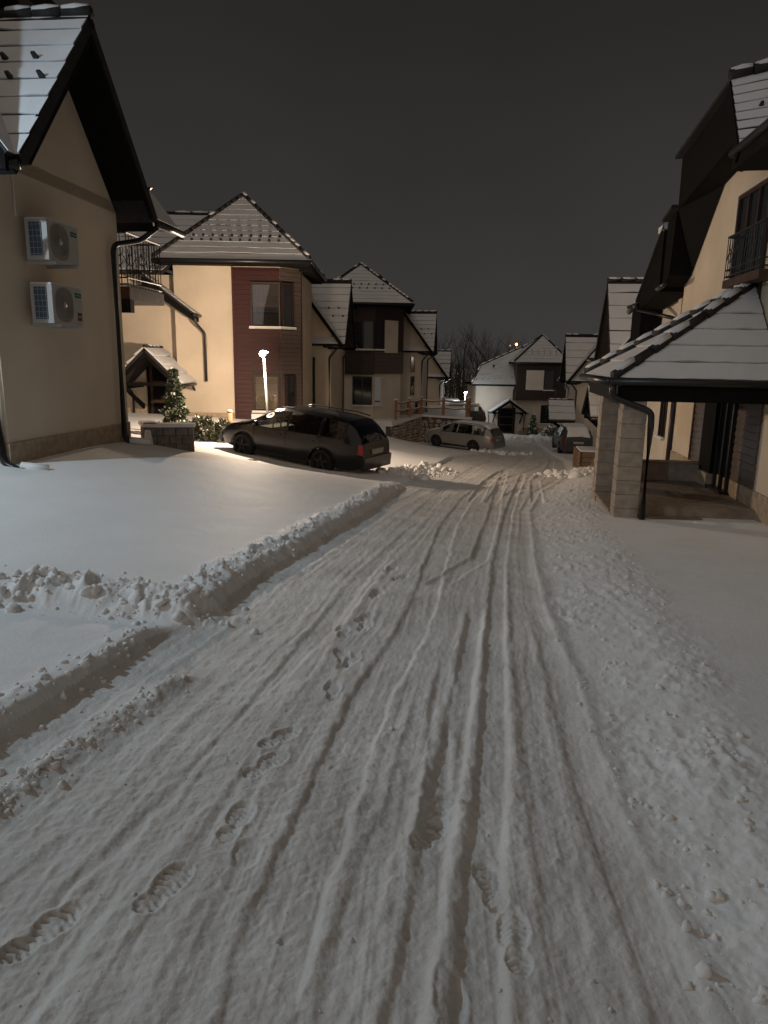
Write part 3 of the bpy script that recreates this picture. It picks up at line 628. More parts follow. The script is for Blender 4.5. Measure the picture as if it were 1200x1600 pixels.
def room(parent, F, u0, u1, z0, z1):      # thin panel coloured dark to stand for the unlit room behind a see-through pane
    F.box('dark_panel', mat('room_dark', (0.05, 0.042, 0.036), 0.9), parent, u0, u1, .006, .022, z0, z1)
w = window(hB, FB, -4.72, -3.70, 2.58, 4.08, v=.08, mull=(), glass=WGLASS)
room(w, FB, -4.70, -3.72, 2.6, 4.05)
b = MB(); n = 24
for i in range(n + 1):
    t = i / n; x = -4.66 + t * .62; dv = .045 + .02 * math.sin(i * 1.9)
    zb_ = 2.66 + .0 * t; xl = -4.66 + t * .30
    b.v += [FB.w(x, dv, 4.0), FB.w(xl + .25 * (t * .4), dv, 3.2), FB.w(xl * 1 + .06 * t, dv, zb_)]
b.f = [(3 * i + k, 3 * i + 3 + k, 3 * i + 4 + k, 3 * i + 1 + k) for i in range(n) for k in (0, 1)]
b.build('curtain', CURTAIN, w, smooth=True)
window(hB, FC, .02, .50, 2.58, 4.08, v=.07, mull=(), glass=DARKGLASS)
w = window(hB, FB, -4.68, -3.78, -.32, .94, v=.08, mull=(), glass=WGLASS)
for i in range(14): FB.box('blind_slat', BLIND, w, -4.62, -3.84, .03, .05, -.24 + i * .082, -.24 + i * .082 + .074)
room(w, FB, -4.66, -3.8, -.3, .92)
window(hB, FC, .14, .58, -.32, .94, v=.07, mull=(), glass=DARKGLASS)
FB.box('window_ledge', SNOW, hB, -4.75, -3.70, .03, .26, -.58, -.40)
FB.box('plinth', PLINTH, hB, xb0, -5.4, .004, .03, zB - .5, zB + .35)
# lower wing with its own roof and the gabled porch
xw0 = -10.6
MB().box((xw0, 25.6, zB - .8), (xb0 - .01, 29.6, 4.3)).build('wing_wall', STUCCO, hB)
FW = Frame((0, 25.6), 0, 'F')
FW.box('wing_plinth', PLINTH, hB, xw0, xb0, .004, .03, zB - .5, zB + .4)
wr = MB().box((xw0, 25.2, 4.3), (xb0 - .4, 29.9, 4.42)).build('wing_roof', BLACKWOOD, hB)
roof_slope(wr, (xw0 - .3, 25.1, 4.4), (xb0 - .3, 25.1, 4.4), (xb0 + 1.2, 28.2, 6.75), (xw0 - .3, 28.2, 6.75), 9, rows=(.2,))
ridge(wr, (xw0, 28.2, 6.78), (xb0 + 1.2, 28.2, 6.78), step=.6)
# steep little canopy that runs down beside the bay
sr = MB().prism([(-8.25, 24.6, 4.15), (-6.55, 24.6, 2.95), (-6.55, 24.6, 2.72), (-8.25, 24.6, 3.85)], (0, .9, 0)).build('side_canopy', BLACKWOOD, hB)
roof_slope(sr, (-6.5, 24.55, 2.98), (-6.5, 25.5, 2.98), (-8.2, 25.5, 4.24), (-8.2, 24.55, 4.24), 5, th=.06, seg=4)
gutter(hB, (-6.5, 24.5, 2.93), (-6.5, 25.3, 2.93))
spout(hB, [(-6.58, 24.75, 2.88), (-6.52, 24.9, 2.62), (-6.34, 25.2, 2.35), (-6.34, 25.2, .7)], .05)
def porch_gable(house, F, uc, hw, zt, ze, vout, zg, courses=4, dm=BLACKWOOD, door=True, dw=.5):
    W = F.w; pr = MB().prism([W(uc - hw, vout, ze), W(uc, vout, zt), W(uc + hw, vout, ze), W(uc + hw - .22, vout, ze - .06), W(uc, vout, zt - .26), W(uc - hw + .22, vout, ze - .06)], tuple(np.subtract(W(0, .06, 0), W(0, 0, 0)))).build('porch_roof', BLACKWOOD, house)
    for s in (-1, 1):
        roof_slope(pr, W(uc + s * hw, vout + .08, ze + .02), W(uc + s * hw, 0.02, ze + .02), W(uc, .02, zt + .02), W(uc, vout + .08, zt + .02), courses, th=.08, seg=5, lip=.09)
        F.box('porch_beam', BLACKWOOD, pr, uc + s * (hw - .42) - .05, uc + s * (hw - .42) + .05, .03, vout + .02, ze - .17, ze - .03)
        a = uc + s * (hw - .42)
        MB().prism([W(a - .045, .05, ze - .95), W(a - .045, .05, ze - .78), W(a - .045, vout - .08, ze - .17), W(a - .045, vout - .24, ze - .17)], tuple(np.subtract(W(.09, 0, 0), W(0, 0, 0)))).build('brace', BLACKWOOD, pr)
        gutter(pr, W(uc + s * (hw + .03), vout + .05, ze - .03), W(uc + s * (hw + .03), .05, ze - .03), .045)
        spout(pr, [W(uc + s * hw, vout * .35, ze - .08), W(uc + s * (hw - .03), .14, ze - .3), W(uc + s * (hw - .06), .08, ze - .45), W(uc + s * (hw - .06), .08, zg)], .04)
    F.box('tie_beam', BLACKWOOD, pr, uc - hw + .3, uc + hw - .3, vout - .12, vout - .02, ze - .06, ze + .06)
    ridge(pr, W(uc, vout + .05, zt + .06), W(uc, .05, zt + .06), r=.06)
    if door:
        d = F.box('door', BROWNWOOD, house, uc - dw, uc + dw, .005, .05, zg, zg + 2.15)
        F.box('door_frame', BLACKWOOD, d, uc - dw - .1, uc - dw - .002, .0, .08, zg, zg + 2.2); F.box('door_frame', BLACKWOOD, d, uc + dw + .002, uc + dw + .1, .0, .08, zg, zg + 2.2)
        for k in range(3): F.box('door_panel', BLACKWOOD, d, uc - dw + .1, uc + dw - .1, .051, .062, zg + .15 + k * .66, zg + .70 + k * .66)
        MB().tube([W(uc + dw - .1, .06, zg + 1.0), W(uc + dw - .1, .11, zg + 1.0), W(uc + dw - .22, .11, zg + 1.0)], .014, 6).build('handle', METAL, d)
    return pr
FBp = Frame((0, 25.6), 0, 'F')
porch_gable(hB, FBp, -7.95, 1.18, 1.78, .63, 1.9, zB - .05)

# ---- chalet joined behind it, gable to the lane
def small(F, name, label, zb, ze, za, **k): return row_unit(name, label, F, zb, ze, za, **k)
FB2 = Frame((-2.36, 30.5), 5, 'L')
hB2, _, _ = small(FB2, 'chalet', 'cream chalet with black snow-edged gable behind the red boarded house', -1.35, 2.15, 4.85, gw=3.3, Lb=4.0, seg=8, spout_near=True)
MB().tube([FB2.w(-.15, -.7, 1.6), FB2.w(-.15, -.7, -1.2)], .05, 8).build('downspout', METAL, hB2, smooth=True)

# ---- third house: dark boarded upper storey, pyramid roof
hC = thing('corner_house', 'pyramid-roofed house with dark boarded upper storey above the stone terrace', 'house', (-2, 41, -2.0))
s = 39 / 35.0; xc0, xcm, xc1, yc0, yc1, k = -5.0, -.72, .80, 39.0, 44.5, 1.35
foot = [(xc0, yc0), (xcm, yc0), (xc1, yc0 + 1.45), (xc1, yc1), (xc0, yc1)]
MB().prism([(x, y, -3.0) for x, y in foot], (0, 0, 3.78)).build('wall', STUCCO2, hC)
footu = [(xc0, yc0 - .12), (xcm + .06, yc0 - .12), (xc1 + .12, yc0 + 1.38), (xc1 + .12, yc1), (xc0, yc1)]
MB().prism([(x, y, .785) for x, y in footu], (0, 0, 3.75)).build('upper_wall', DARKCLAD, hC)
FCf = Frame((xcm + .06, yc0 - .12), 0, 'F'); ang = math.degrees(math.atan2(1.5, xc1 - xcm + .06)); FCc = Frame((xcm + .06, yc0 - .12), ang, 'F'); cl = math.hypot(1.5, xc1 - xcm + .06)
pb = FCf.box('boarding_edge', DARKCLAD, hC, -3.0, 0, .0, .03, .72, .80)
planks(pb, FCf, -3.0, 0, .82, 2.1, .004, DARKCLAD, pitch=.2); planks(pb, FCc, 0, cl, .82, 1.95, .004, GREYCLAD, pitch=.2)
window(hC, FCf, -1.15, -.06, 2.05, 3.55, v=.01, mull=(.5,)); window(hC, FCc, .06, .62, 2.05, 3.55, v=.01, mull=())
FCf.box('render_panel', STUCCO2, hC, -2.0, -1.25, .004, .03, 2.1, 3.9); FCc.box('render_panel', STUCCO2, hC, .72, 1.72, .004, .03, 1.9, 3.62)
FCg = Frame((xcm, yc0), 0, 'F'); ang2 = math.degrees(math.atan2(1.45, xc1 - xcm)); FCg2 = Frame((xcm, yc0), ang2, 'F')
window(hC, FCg, -1.12, -.05, -.95, .62, v=.01, mull=(.5,)); window(hC, FCg2, .05, .62, -.95, .62, v=.01, mull=(), glass=WGLASS, fm=SILL)
FCg2.box('curtain', CURTAIN, hC, .10, .56, .002, .012, -.9, .57)
pyramid(hC, xc0 + 1.2, xc1 + .1, yc0 - .1, yc1, 4.45, (-1.55, 41.7, 6.75), ov=.45, n=11, rows=(.34, .44), gstep=.4)
MB().prism([(-3.6, 38.4, 4.1), (-1.6, 38.4, 4.1), (-1.6, 38.9, 4.45), (-3.6, 38.9, 4.45)], (0, .02, .06)).build('dormer_apron', BLACKWOOD, hC)

FC2 = Frame((2.15, 42.4), 7, 'L')
hC2, _, _ = small(FC2, 'chalet', 'pale chalet with slit windows and black gable above the stone wall', -1.75, 2.05, 4.35, gw=3.2, Lb=4.0, wallm=STUCCO2, seg=8, depth=3.0)
FN = Frame((2.15, 42.4), -7, 'F')
for z0, z1 in ((.85, 1.75), (-.5, .6)): window(hC2, FN, -.72, -.48, z0, z1, v=.012, mull=(), fr=.03, sill=False)
for u in (-.86, -.40): FN.box('slit_window', DARKGLASS, hC2, u, u + .16, .004, .02, -1.7, -.85)

FD = Frame((3.95, 52.0), 8, 'L')
hD, _, _ = small(FD, 'chalet', 'shadowed cream chalet farthest along the left row before the wood', -2.6, .35, 2.2, gw=3.0, Lb=4.2, seg=6, guards=False, courses=6)
MB().prism([FD.w(0, -5.2, -3), FD.w(0, .0, -3), FD.w(0, 0, .8), FD.w(0, -2.4, 3.0), FD.w(0, -5.2, 1)], tuple(np.subtract(FD.w(-.02, 0, 0), FD.w(0, 0, 0)))).build('end_wall', STUCCO, hD)

# ---- stone terrace with retaining wall and timber fence
tp_ = [(-1.6, 38.1), (.33, 38.0), (2.12, 41.7), (4.9, 41.2), (5.2, 46), (6.3, 62), (-1, 62)]
o = MB().prism([(x, y + .12, -4.4) for x, y in tp_], (0, 0, 2.72)).build('terrace', SNOW); o['kind'] = 'structure'
rw = thing('retaining_wall', 'rough stone retaining wall under the timber fence beyond the silver car', 'wall', (2.1, 41, -3.3))
def stone_wall(parent, a, b, za0, za1, zb_, size):
    a, b = Vector((*a, 0)), Vector((*b, 0)); d = (b - a); ln = d.length; d.normalize(); F = Frame((a.x, a.y), math.degrees(math.atan2(d.y, d.x)), 'F')
    MB().prism([F.w(0, 0, zb_), F.w(ln, 0, zb_), F.w(ln, 0, za1), F.w(0, 0, za0)], tuple(np.subtract(F.w(0, -.45, 0), F.w(0, 0, 0)))).build('core', MORTAR, parent)
    q = MB(); z = zb_; r = 0
    while z < max(za0, za1):
        u = -size * .5 * (r % 2)
        while u < ln:
            w = size * random.uniform(.7, 1.4); hh = size * random.uniform(.6, .85); cu, cz = u + w / 2, z + hh / 2 + random.uniform(-.02, .02)
            if 0 < cu < ln and cz + hh * .3 < za0 + (za1 - za0) * cu / ln:
                m_ = random.randrange(6, 9); ph = random.random()
                ring = [(cu + w * .47 * math.cos(2 * math.pi * (i + ph) / m_) * random.uniform(.85, 1.05), cz + hh * .52 * math.sin(2 * math.pi * (i + ph) / m_) * random.uniform(.85, 1.05)) for i in range(m_)]
                pr = random.uniform(.03, .07)
                vs = [F.w(p, .0, t) for p, t in ring] + [F.w(cu + (p - cu) * .8, pr, cz + (t - cz) * .8) for p, t in ring]
                q.add(vs, [(i, (i + 1) % m_, m_ + (i + 1) % m_, m_ + i) for i in range(m_)] + [tuple(range(m_, 2 * m_))])
            u += w
        z += size * .7; r += 1
    o = q.build('stones', STONE, parent); o['kind'] = 'stuff'
    MB().prism([F.w(-.05, .09, za0), F.w(ln + .05, .09, za1), F.w(ln + .05, .09, za1 + .11), F.w(0, .09, za0 + .11)], tuple(np.subtract(F.w(0, -.6, 0), F.w(0, 0, 0)))).build('snow_cap', SNOW, parent)
stone_wall(rw, (.30, 38.0), (2.12, 41.8), -1.98, -1.70, -3.9, .22)
stone_wall(rw, (2.14, 41.8), (4.95, 41.2), -1.70, -1.80, -4.2, .30)
fn = thing('timber_fence', 'snow-topped timber post and rail fence on the stone terrace', 'fence', (3.2, 41.8, -1.65))
fp = [(.55, 38.9), (1.35, 40.6), (2.1, 42.1), (3.4, 41.9), (4.75, 41.55), (5.0, 42.6)]
for i, (x, y) in enumerate(fp):
    po = MB().box((x - .075, y - .075, -1.95), (x + .075, y + .075, -.62)).build('post', POSTWOOD, fn)
    MB().box((x - .09, y - .09, -.618), (x + .09, y + .09, -.56)).build('post_snow', SNOW, po)
    if i:
        x0, y0 = fp[i - 1]
        for z in (-.78, -1.2):
            rr = MB().tube([(x0, y0, z), ((x + x0) / 2, (y + y0) / 2, z - .06), (x, y, z)], .045, 6).build('rail', POSTWOOD, fn)
            MB().tube([(x0, y0, z + .045), ((x + x0) / 2, (y + y0) / 2, z - .015), (x, y, z + .045)], .035, 6).build('rail_snow', SNOW, rr)

# ---- far house that closes the lane
hE = thing('far_house', 'cream and dark boarded house facing us at the end of the lane', 'house', (11, 62, -4.5))
FE = Frame((0, 60), 0, 'F'); zE = -4.45
MB().box((7.55, 60, zE - .5), (10.75, 66, -.45)).build('wing_wall', STUCCO2, hE)
er = MB().box((7.2, 59.5, -.5), (10.7, 66.4, -.38)).build('wing_roof', BLACKWOOD, hE)
roof_slope(er, (7.1, 59.45, -.34), (11.5, 59.45, -.34), (12.4, 63.2, 3.03), (8.0, 61.1, 1.145), 7, rows=(.18,), gstep=.5, seg=8)
ridge(er, (7.1, 59.45, -.3), (8.0, 61.1, 1.18), step=.7); ridge(er, (8.0, 61.1, 1.18), (12.4, 63.2, 3.06), step=.7)
MB().box((9.0, 60.9, .45), (9.14, 61.05, 1.25)).build('vent_pipe', METAL, er)
MB().box((10.76, 59.6, zE - .5), (15.2, 66, -1.62)).build('wall', STUCCO2, hE)
MB().box((10.76, 59.2, -1.61), (14.75, 66, 1.42)).build('upper_wall', DARKCLAD, hE)
FE2 = Frame((0, 59.2), 0, 'F')
FE2.box('render_panel', STUCCO2, hE, 11.55, 13.0, .004, .03, -.75, .85)
window(hE, FE2, 13.05, 13.85, -.75, .85, v=.01, mull=(), glass=WGLASS); FE2.box('curtain', CURTAIN, hE, 13.1, 13.8, .0, .012, -.7, .8)
planks(hE, FE2, 10.76, 14.75, -1.6, -.85, .004, DARKCLAD, pitch=.25)
MB().prism([(13.9, 59.2, -1.6), (14.75, 59.2, -1.6), (14.75, 58.4, -1.6), (13.9, 58.4, -1.6)], (0, 0, .95)).build('balcony', DARKCLAD, hE)
pyramid(hE, 10.9, 14.6, 59.3, 63.5, 1.5, (13.2, 61.6, 3.75), ov=.5, n=8, rows=(.3, .4), gstep=.5, seg=8)
FE3 = Frame((0, 59.6), 0, 'F')
window(hE, FE3, 13.0, 14.4, -3.55, -2.0, v=.01, mull=(.72,))
porch_gable(hE, FE3, 10.15, 1.55, -1.55, -2.62, 1.3, zE, courses=3, dw=.62)
FE.box('plinth', PLINTH, hE, 7.55, 10.75, .004, .04, zE - .4, zE + .5); FE3.box('plinth', PLINTH, hE, 11.5, 15.2, .004, .04, zE - .4, zE + .5)
spout(hE, [(10.72, 59.4, -.45), (10.68, 59.7, -.8), (10.68, 59.85, -1.0), (10.68, 59.85, -2.4)], .06)
FE3.box('crate', TIMBER, hE, 11.1, 11.9, .6, 1.1, zE - .1, zE + .35)

# ------------------------------------------------------------------ right-hand row
O_R = (6.46, 12.84)
def FRo(u, dv=0.0):
    F0 = Frame(O_R, 8, 'R'); p = F0.w(u, dv, 0); return Frame((p[0], p[1]), 8, 'R')
# ---- near right house with the hipped porch
FI = Frame(O_R, 8, 'R'); W = FI.w
hI = thing('porch_house', 'cream house on the right with stone-pillared hipped porch and iron balcony', 'house', W(0, -2, -1.2))
wall = MB(); FI.hx(wall, -4.5, 5.0, -6, 0, -2.0, 5.42); wall = wall.build('wall', STUCCO, hI)
FI.box('plinth', PLINTH, hI, -4.5, 5.02, -.3, .03, -2.0, -.5)
# window with iron balcony on the upper floor
FI.box('window_reveal', STUCCO2, hI, -.15, 1.66, .002, .05, 4.72, 4.86); FI.box('window_reveal', STUCCO2, hI, 1.52, 1.66, .002, .05, 2.6, 4.718)
window(hI, FI, -.15, 1.48, 2.62, 4.70, v=.004, mull=(.33, .66), fr=.07, sill=False, glass=DARKGLASS)
bI = FI.box('balcony', BROWNWOOD, hI, -.92, .92, .02, .34, 2.98, 3.12)
railing(bI, FI, -.90, .90, .32, 3.14, 3.88, ends=.3)
# ground floor: boarding either side of a glazed door
cI = FI.box('boarding_edge', GREYCLAD, hI, 2.86, 2.90, .0, .07, -.5, 1.6)
planks(cI, FI, 1.82, 2.86, -.5, 1.6, .004, GREYCLAD, pitch=.135, th=.03)
planks(cI, FI, -.95, .16, -.48, 1.6, .004, GREYCLAD, pitch=.135, th=.03)
dI = FI.box('door', FRAME, hI, .24, 1.74, .004, .02, -.78, 1.6)
FI.box('door_post', BLACKWOOD, dI, 1.0, 1.76, .02, .16, -.52, 1.6)
for u in (.22, .58, .94): FI.box('door_stile', METAL, dI, u, u + .06, .02, .09, -.76, 1.6)
for u in (.285, .645): FI.box('pane', DARKGLASS, dI, u, u + .29, .024, .034, -.52, 1.55)
FI.box('threshold', METAL, dI, .18, 1.04, .02, .2, -.80, -.74)
FI.box('doorside_plinth', PLINTH, hI, 1.06, 1.84, .005, .2, -.9, -.53)
# dark steep street roof and gables
dr_ = MB()
for poly in ([(.50, 5.40), (.80, 6.36), (1.0, 6.40), (4.20, 6.08), (4.14, 5.0)], [(4.22, 4.98), (5.0, 4.85), (5.0, 3.40), (4.40, 3.60)]):
    dr_.prism([W(u, .02, z) for u, z in poly], tuple(np.subtract(W(0, .5, 0), W(0, 0, 0))))
dr_.build('dark_street_roof', BLACKWOOD, hI)
# boarded soffit sloping in from the overhang to the wall
for qd in ([W(.50, .51, 5.39), W(4.15, .51, 4.99), W(4.36, .012, 3.66), W(2.35, .012, 5.40)], [W(-.05, .5, 5.0), W(.51, .5, 5.38), W(2.34, .012, 5.39), W(1.6, .012, 5.16)]):
    MB().prism(qd, (0, 0, .05)).build('soffit', BLACKWOOD, hI)
for a_, b_ in (((.62, 6.42), (4.30, 6.09)), ((4.14, 5.03), (5.0, 4.88))):
    MB().prism([W(a_[0], -.6, a_[1]), W(b_[0], -.6, b_[1]), W(b_[0], .66, b_[1]), W(a_[0], .66, a_[1])], (0, 0, .07)).build('roof_edge', TILE, hI)
MB().tube([W(4.3, .62, 3.40), W(5.02, .62, 3.36)], .06, 8).build('gutter', METAL, hI, smooth=True)
rI = MB().prism([W(.50, .66, 6.36), W(-.42, .66, 5.0), W(-.30, .66, 4.86), W(.62, .66, 6.12)], tuple(np.subtract(W(0, .06, 0), W(0, 0, 0)))).build('near_roof', BLACKWOOD, hI)
roof_slope(rI, W(-.40, .70, 5.05), W(-1.6, -3.4, 5.05), W(.30, -3.4, 7.1), W(.54, .70, 6.40), 8, th=.1, rows=(.52,), gstep=.8)
roof_slope(rI, W(-4.6, .62, 5.12), W(-.05, .62, 5.12), W(.30, -2.5, 8.3), W(-4.6, -2.5, 8.3), 9, th=.12, rows=())
gutter(rI, W(-4.6, .70, 5.06), W(-.05, .70, 5.06), .07); ridge(rI, W(.54, .72, 6.46), W(.30, -3.4, 7.2), r=.09)
FI.box('soffit', BLACKWOOD, hI, -4.6, -.03, .004, .68, 4.80, 4.99)
MB().prism([W(-4.5, 0, 5.2), W(-4.5, -6, 5.2), W(-4.5, -2.6, 8.0)], tuple(np.subtract(W(9.4, 0, 0), W(0, 0, 0)))).build('attic_wall', STUCCO, hI)
roof_slope(rI, W(.4, -6.4, 5.0), W(5.1, -6.4, 5.0), W(5.1, -2.6, 8.1), W(.4, -2.6, 8.1), 5, seg=4); roof_slope(rI, W(.6, -.6, 6.3), W(5.1, -.6, 6.0), W(5.1, -2.6, 8.1), W(.6, -2.6, 8.1), 4, seg=4)
# hipped porch roof
pz, pt = 1.33, 2.98; pa, pb_, pc, pd = (-1.62, 2.58), (-1.62, .02), (1.75, 2.58), (1.75, .02)
PA, PB, PC, PD, PT = W(*pa, pz), W(*pb_, pz), W(*pc, pz), W(*pd, pz), W(.12, .03, pt)
prI = MB(); FI.hx(prI, -1.55, 1.68, .01, 2.5, pz - .10, pz - .02); prI = prI.build('porch_roof', BLACKWOOD, hI)
roof_slope(prI, PB, PA, PT, PT, 6, th=.04, seg=14, lip=.045, gap=.008); roof_slope(prI, PA, PC, PT, PT, 6, th=.04, seg=8, lip=.045, gap=.008); roof_slope(prI, PC, PD, PT, PT, 6, th=.04, seg=8, lip=.045, gap=.008)
ridge(prI, lerp(PA, PT, .0) + Vector((0, 0, .06)), Vector(PT) + Vector((0, 0, .05)), r=.085, step=.40); ridge(prI, lerp(PC, PT, .0) + Vector((0, 0, .06)), Vector(PT) + Vector((0, 0, .05)), r=.09)
gutter(prI, W(-1.68, 2.66, pz - .03), W(-1.68, .0, pz - .03), .065); gutter(prI, W(-1.68, 2.66, pz - .03), W(1.78, 2.66, pz - .03), .065)
FI.box('fascia', BLACKWOOD, prI, -1.60, -1.42, .03, 2.5, pz - .34, pz - .10); FI.box('fascia', BLACKWOOD, prI, -1.40, 1.65, 2.34, 2.5, pz - .34, pz - .10)
for u, zb_ in ((-1.58, -1.3), (.55, -1.4)):
    pl = FI.box('pillar', PILLAR, hI, u, u + .36, 2.02, 2.38, zb_, pz - .11)
    for i in range(9):
        z = -1.02 + i * .235
        if z + .22 < pz - .36:
            FI.box('stone_course', PILLAR, pl, u - .012, u + .372, 2.008, 2.392, z, z + .225)
spout(hI, [W(-1.66, 2.60, pz - .08), W(-1.62, 2.58, 1.05), W(-1.72, 1.98, .84), W(-1.72, 1.96, .70), W(-1.72, 1.96, -1.02), W(-1.8, 2.05, -1.1)], .052)
FI.box('porch_floor', PORCHTILE, hI, -1.2, 1.7, .03, 2.0, -1.6, -.82)
for i in range(8):
    for j in range(5): FI.box('floor_tile', PORCHTILE, hI, -1.19 + i * .36, -1.19 + i * .36 + .352, .05 + j * .39, .05 + j * .39 + .382, -.818, -.80 + random.uniform(0, .003))
FI.box('low_wall', PILLAR, hI, -1.58, .56, 2.06, 2.36, -1.6, -.93); FI.box('wall_cap', PORCHTILE, hI, -1.22, .55, 2.02, 2.42, -.93, -.885)
FI.box('porch_step', PORCHTILE, hI, -1.75, -1.2, .9, 1.95, -1.6, -.96); FI.box('bench_wall', PILLAR, hI, 1.72, 1.95, .1, 2.0, -1.4, -.45); FI.box('wall_cap', PORCHTILE, hI, 1.69, 1.98, .08, 2.05, -.45, -.41)
FI.box('step_snow', SNOW, hI, -2.3, -1.76, .05, 1.15, -1.6, -.92)
for q in range(3): FI.box('stone_shelf', PORCHTILE, hI, -1.2, -.5, 2.03, 2.10, -.6 + q * .3, -.57 + q * .3)
MB().tube([W(4.65, .06, 1.2), W(4.65, .06, -1.3)], .06, 8).build('downspout', METAL, hI, smooth=True)

# ---- small link house behind it
FH = FRo(5.05, -.25); W = FH.w
hH = thing('link_house', 'low cream house with dark barge gable tucked behind the porch house', 'house', W(2.3, -2, -1.8))
MB().prism([W(0, 0, -2.6), W(5.6, 0, -2.6), W(5.6, 0, 2.95), W(2.9, 0, 3.3), (W(0, 0, 4.7))], tuple(np.subtract(W(0, -5, 0), W(0, 0, 0)))).build('wall', STUCCO2, hH)
MB().prism([W(.02, .1, 4.72), W(.55, .1, 4.42), W(2.45, .1, 3.25), W(2.45, .1, 3.05), W(.02, .1, 3.3)], tuple(np.subtract(W(0, .72, 0), W(0, 0, 0)))).build('dark_gable', BLACKWOOD, hH)
roof_slope(hH, W(-.02, .85, 4.72), W(-.02, -4, 4.72), W(.02, -4, 4.9), W(.02, .85, 4.9), 1, th=.05, seg=4)
rh = MB().prism([W(0, .86, 4.80), W(.55, .86, 4.50), W(2.6, .86, 3.25), W(2.6, -3, 3.25), W(.55, -3, 4.5), W(0, -3, 4.8)], (0, 0, .05)).build('roof', TILE, hH)
FH.box('snow_patch', ROOFSNOW, rh, .02, .6, .3, .84, 4.72, 4.86)
MB().tube([W(2.2, .9, 3.12), W(2.75, .9, 3.1), W(3.2, .9, 3.02)], .07, 8).build('gutter', METAL, hH, smooth=True)
MB().tube([W(2.5, .8, 3.05), W(.9, .05, 2.7)], .05, 8).build('downspout', METAL, hH, smooth=True)
MB().prism([W(3.0, .05, 3.2), W(4.3, .05, 3.2), W(4.3, .05, 1.75), W(3.6, .05, 1.7), W(3.0, .05, 2.1)], tuple(np.subtract(W(0, .55, 0), W(0, 0, 0)))).build('dark_bay', BLACKWOOD, hH)
FH.box('bay_roof', TILE, hH, 2.9, 4.4, .0, .75, 3.2, 3.28)
FH.box('wall_pier', STUCCO, hH, .6, .9, .004, .12, -2.2, 3.2); window(hH, FH, 1.3, 2.0, -.4, .9, v=.004)
FH.box('link_plinth', PLINTH, hH, 0, 5.6, .003, .03, -2.6, -1.3)

FG = FRo(11.2)
hG, grG, _ = row_unit('chalet', 'right-hand chalet with broad white roof and black gable beyond the porch house', FG, -2.25, 1.75, 4.36, gw=3.2, Lb=5.0, courses=6, wallm=STUCCO2, guards=False, seg=5, depth=6)
W = FG.w
MB().prism([W(3.3, .02, 2.6), W(4.8, .02, 2.6), W(4.8, .02, 1.2), W(3.3, .02, 1.2)], tuple(np.subtract(W(0, .35, 0), W(0, 0, 0)))).build('dark_bay', BLACKWOOD, hG)
window(hG, FG, 1.2, 1.7, .2, 1.5, v=.006, mull=())
prG = porch_gable(hG, FG, 1.2, 1.2, .75, -.25, 1.0, -2.3, courses=3)
FG.box('porch_screen', BROWNWOOD, hG, .35, .45, .05, .6, -2.2, -.3)

FF = FRo(31.2, -.75)
hF, _, _ = row_unit('chalet', 'farthest right-hand chalet with snow-covered gabled porch behind the snowed-in car', FF, -3.85, .45, 3.2, gw=3.4, Lb=5.0, courses=6, wallm=STUCCO2, guards=False, seg=5, depth=6)
W = FF.w
porch_gable(hF, FF, -.1, 1.35, -.75, -1.85, 1.5, -4.0, courses=3)
FF.box('dark_door', BLACKWOOD, hF, -.0, 2.2, .006, .05, -3.9, -1.6); window(hF, FF, 2.6, 3.1, .2, 1.6, v=.006, mull=())

# timber planters along the right verge
def planter(u, v, ln, dep, hgt, z, label):
    F = FRo(u, v); t = thing('timber_planter', label, 'planter', F.w(ln / 2, -dep / 2, z), 'timber planters on the right verge')
    n = max(2, int(hgt / .16))
    for i in range(n):
        F.box('board', TIMBER, t, 0, ln, -.04, 0, z + i * hgt / n, z + (i + 1) * hgt / n - .018); F.box('board', TIMBER, t, -.04, 0, -dep, 0.003, z + i * hgt / n, z + (i + 1) * hgt / n - .018)
    for uu in (-.055, ln): F.box('corner_post', POSTWOOD, t, uu - .03, uu + .03, -.03, .035, z, z + hgt)
    F.box('soil_snow', SNOW, t, .01, ln, -dep, -.045, z + .05, z + hgt + .03)
planter(11.6, 1.30, 1.3, 1.9, .95, -2.4, 'tall slatted timber planter in front of the white-roofed chalet')
planter(7.9, .75, .9, 1.2, .62, -2.05, 'low timber planter nearest the stone porch pillars')
planter(9.6, 1.0, .9, 1.1, .6, -2.2, 'small low planter between the tall one and the porch')

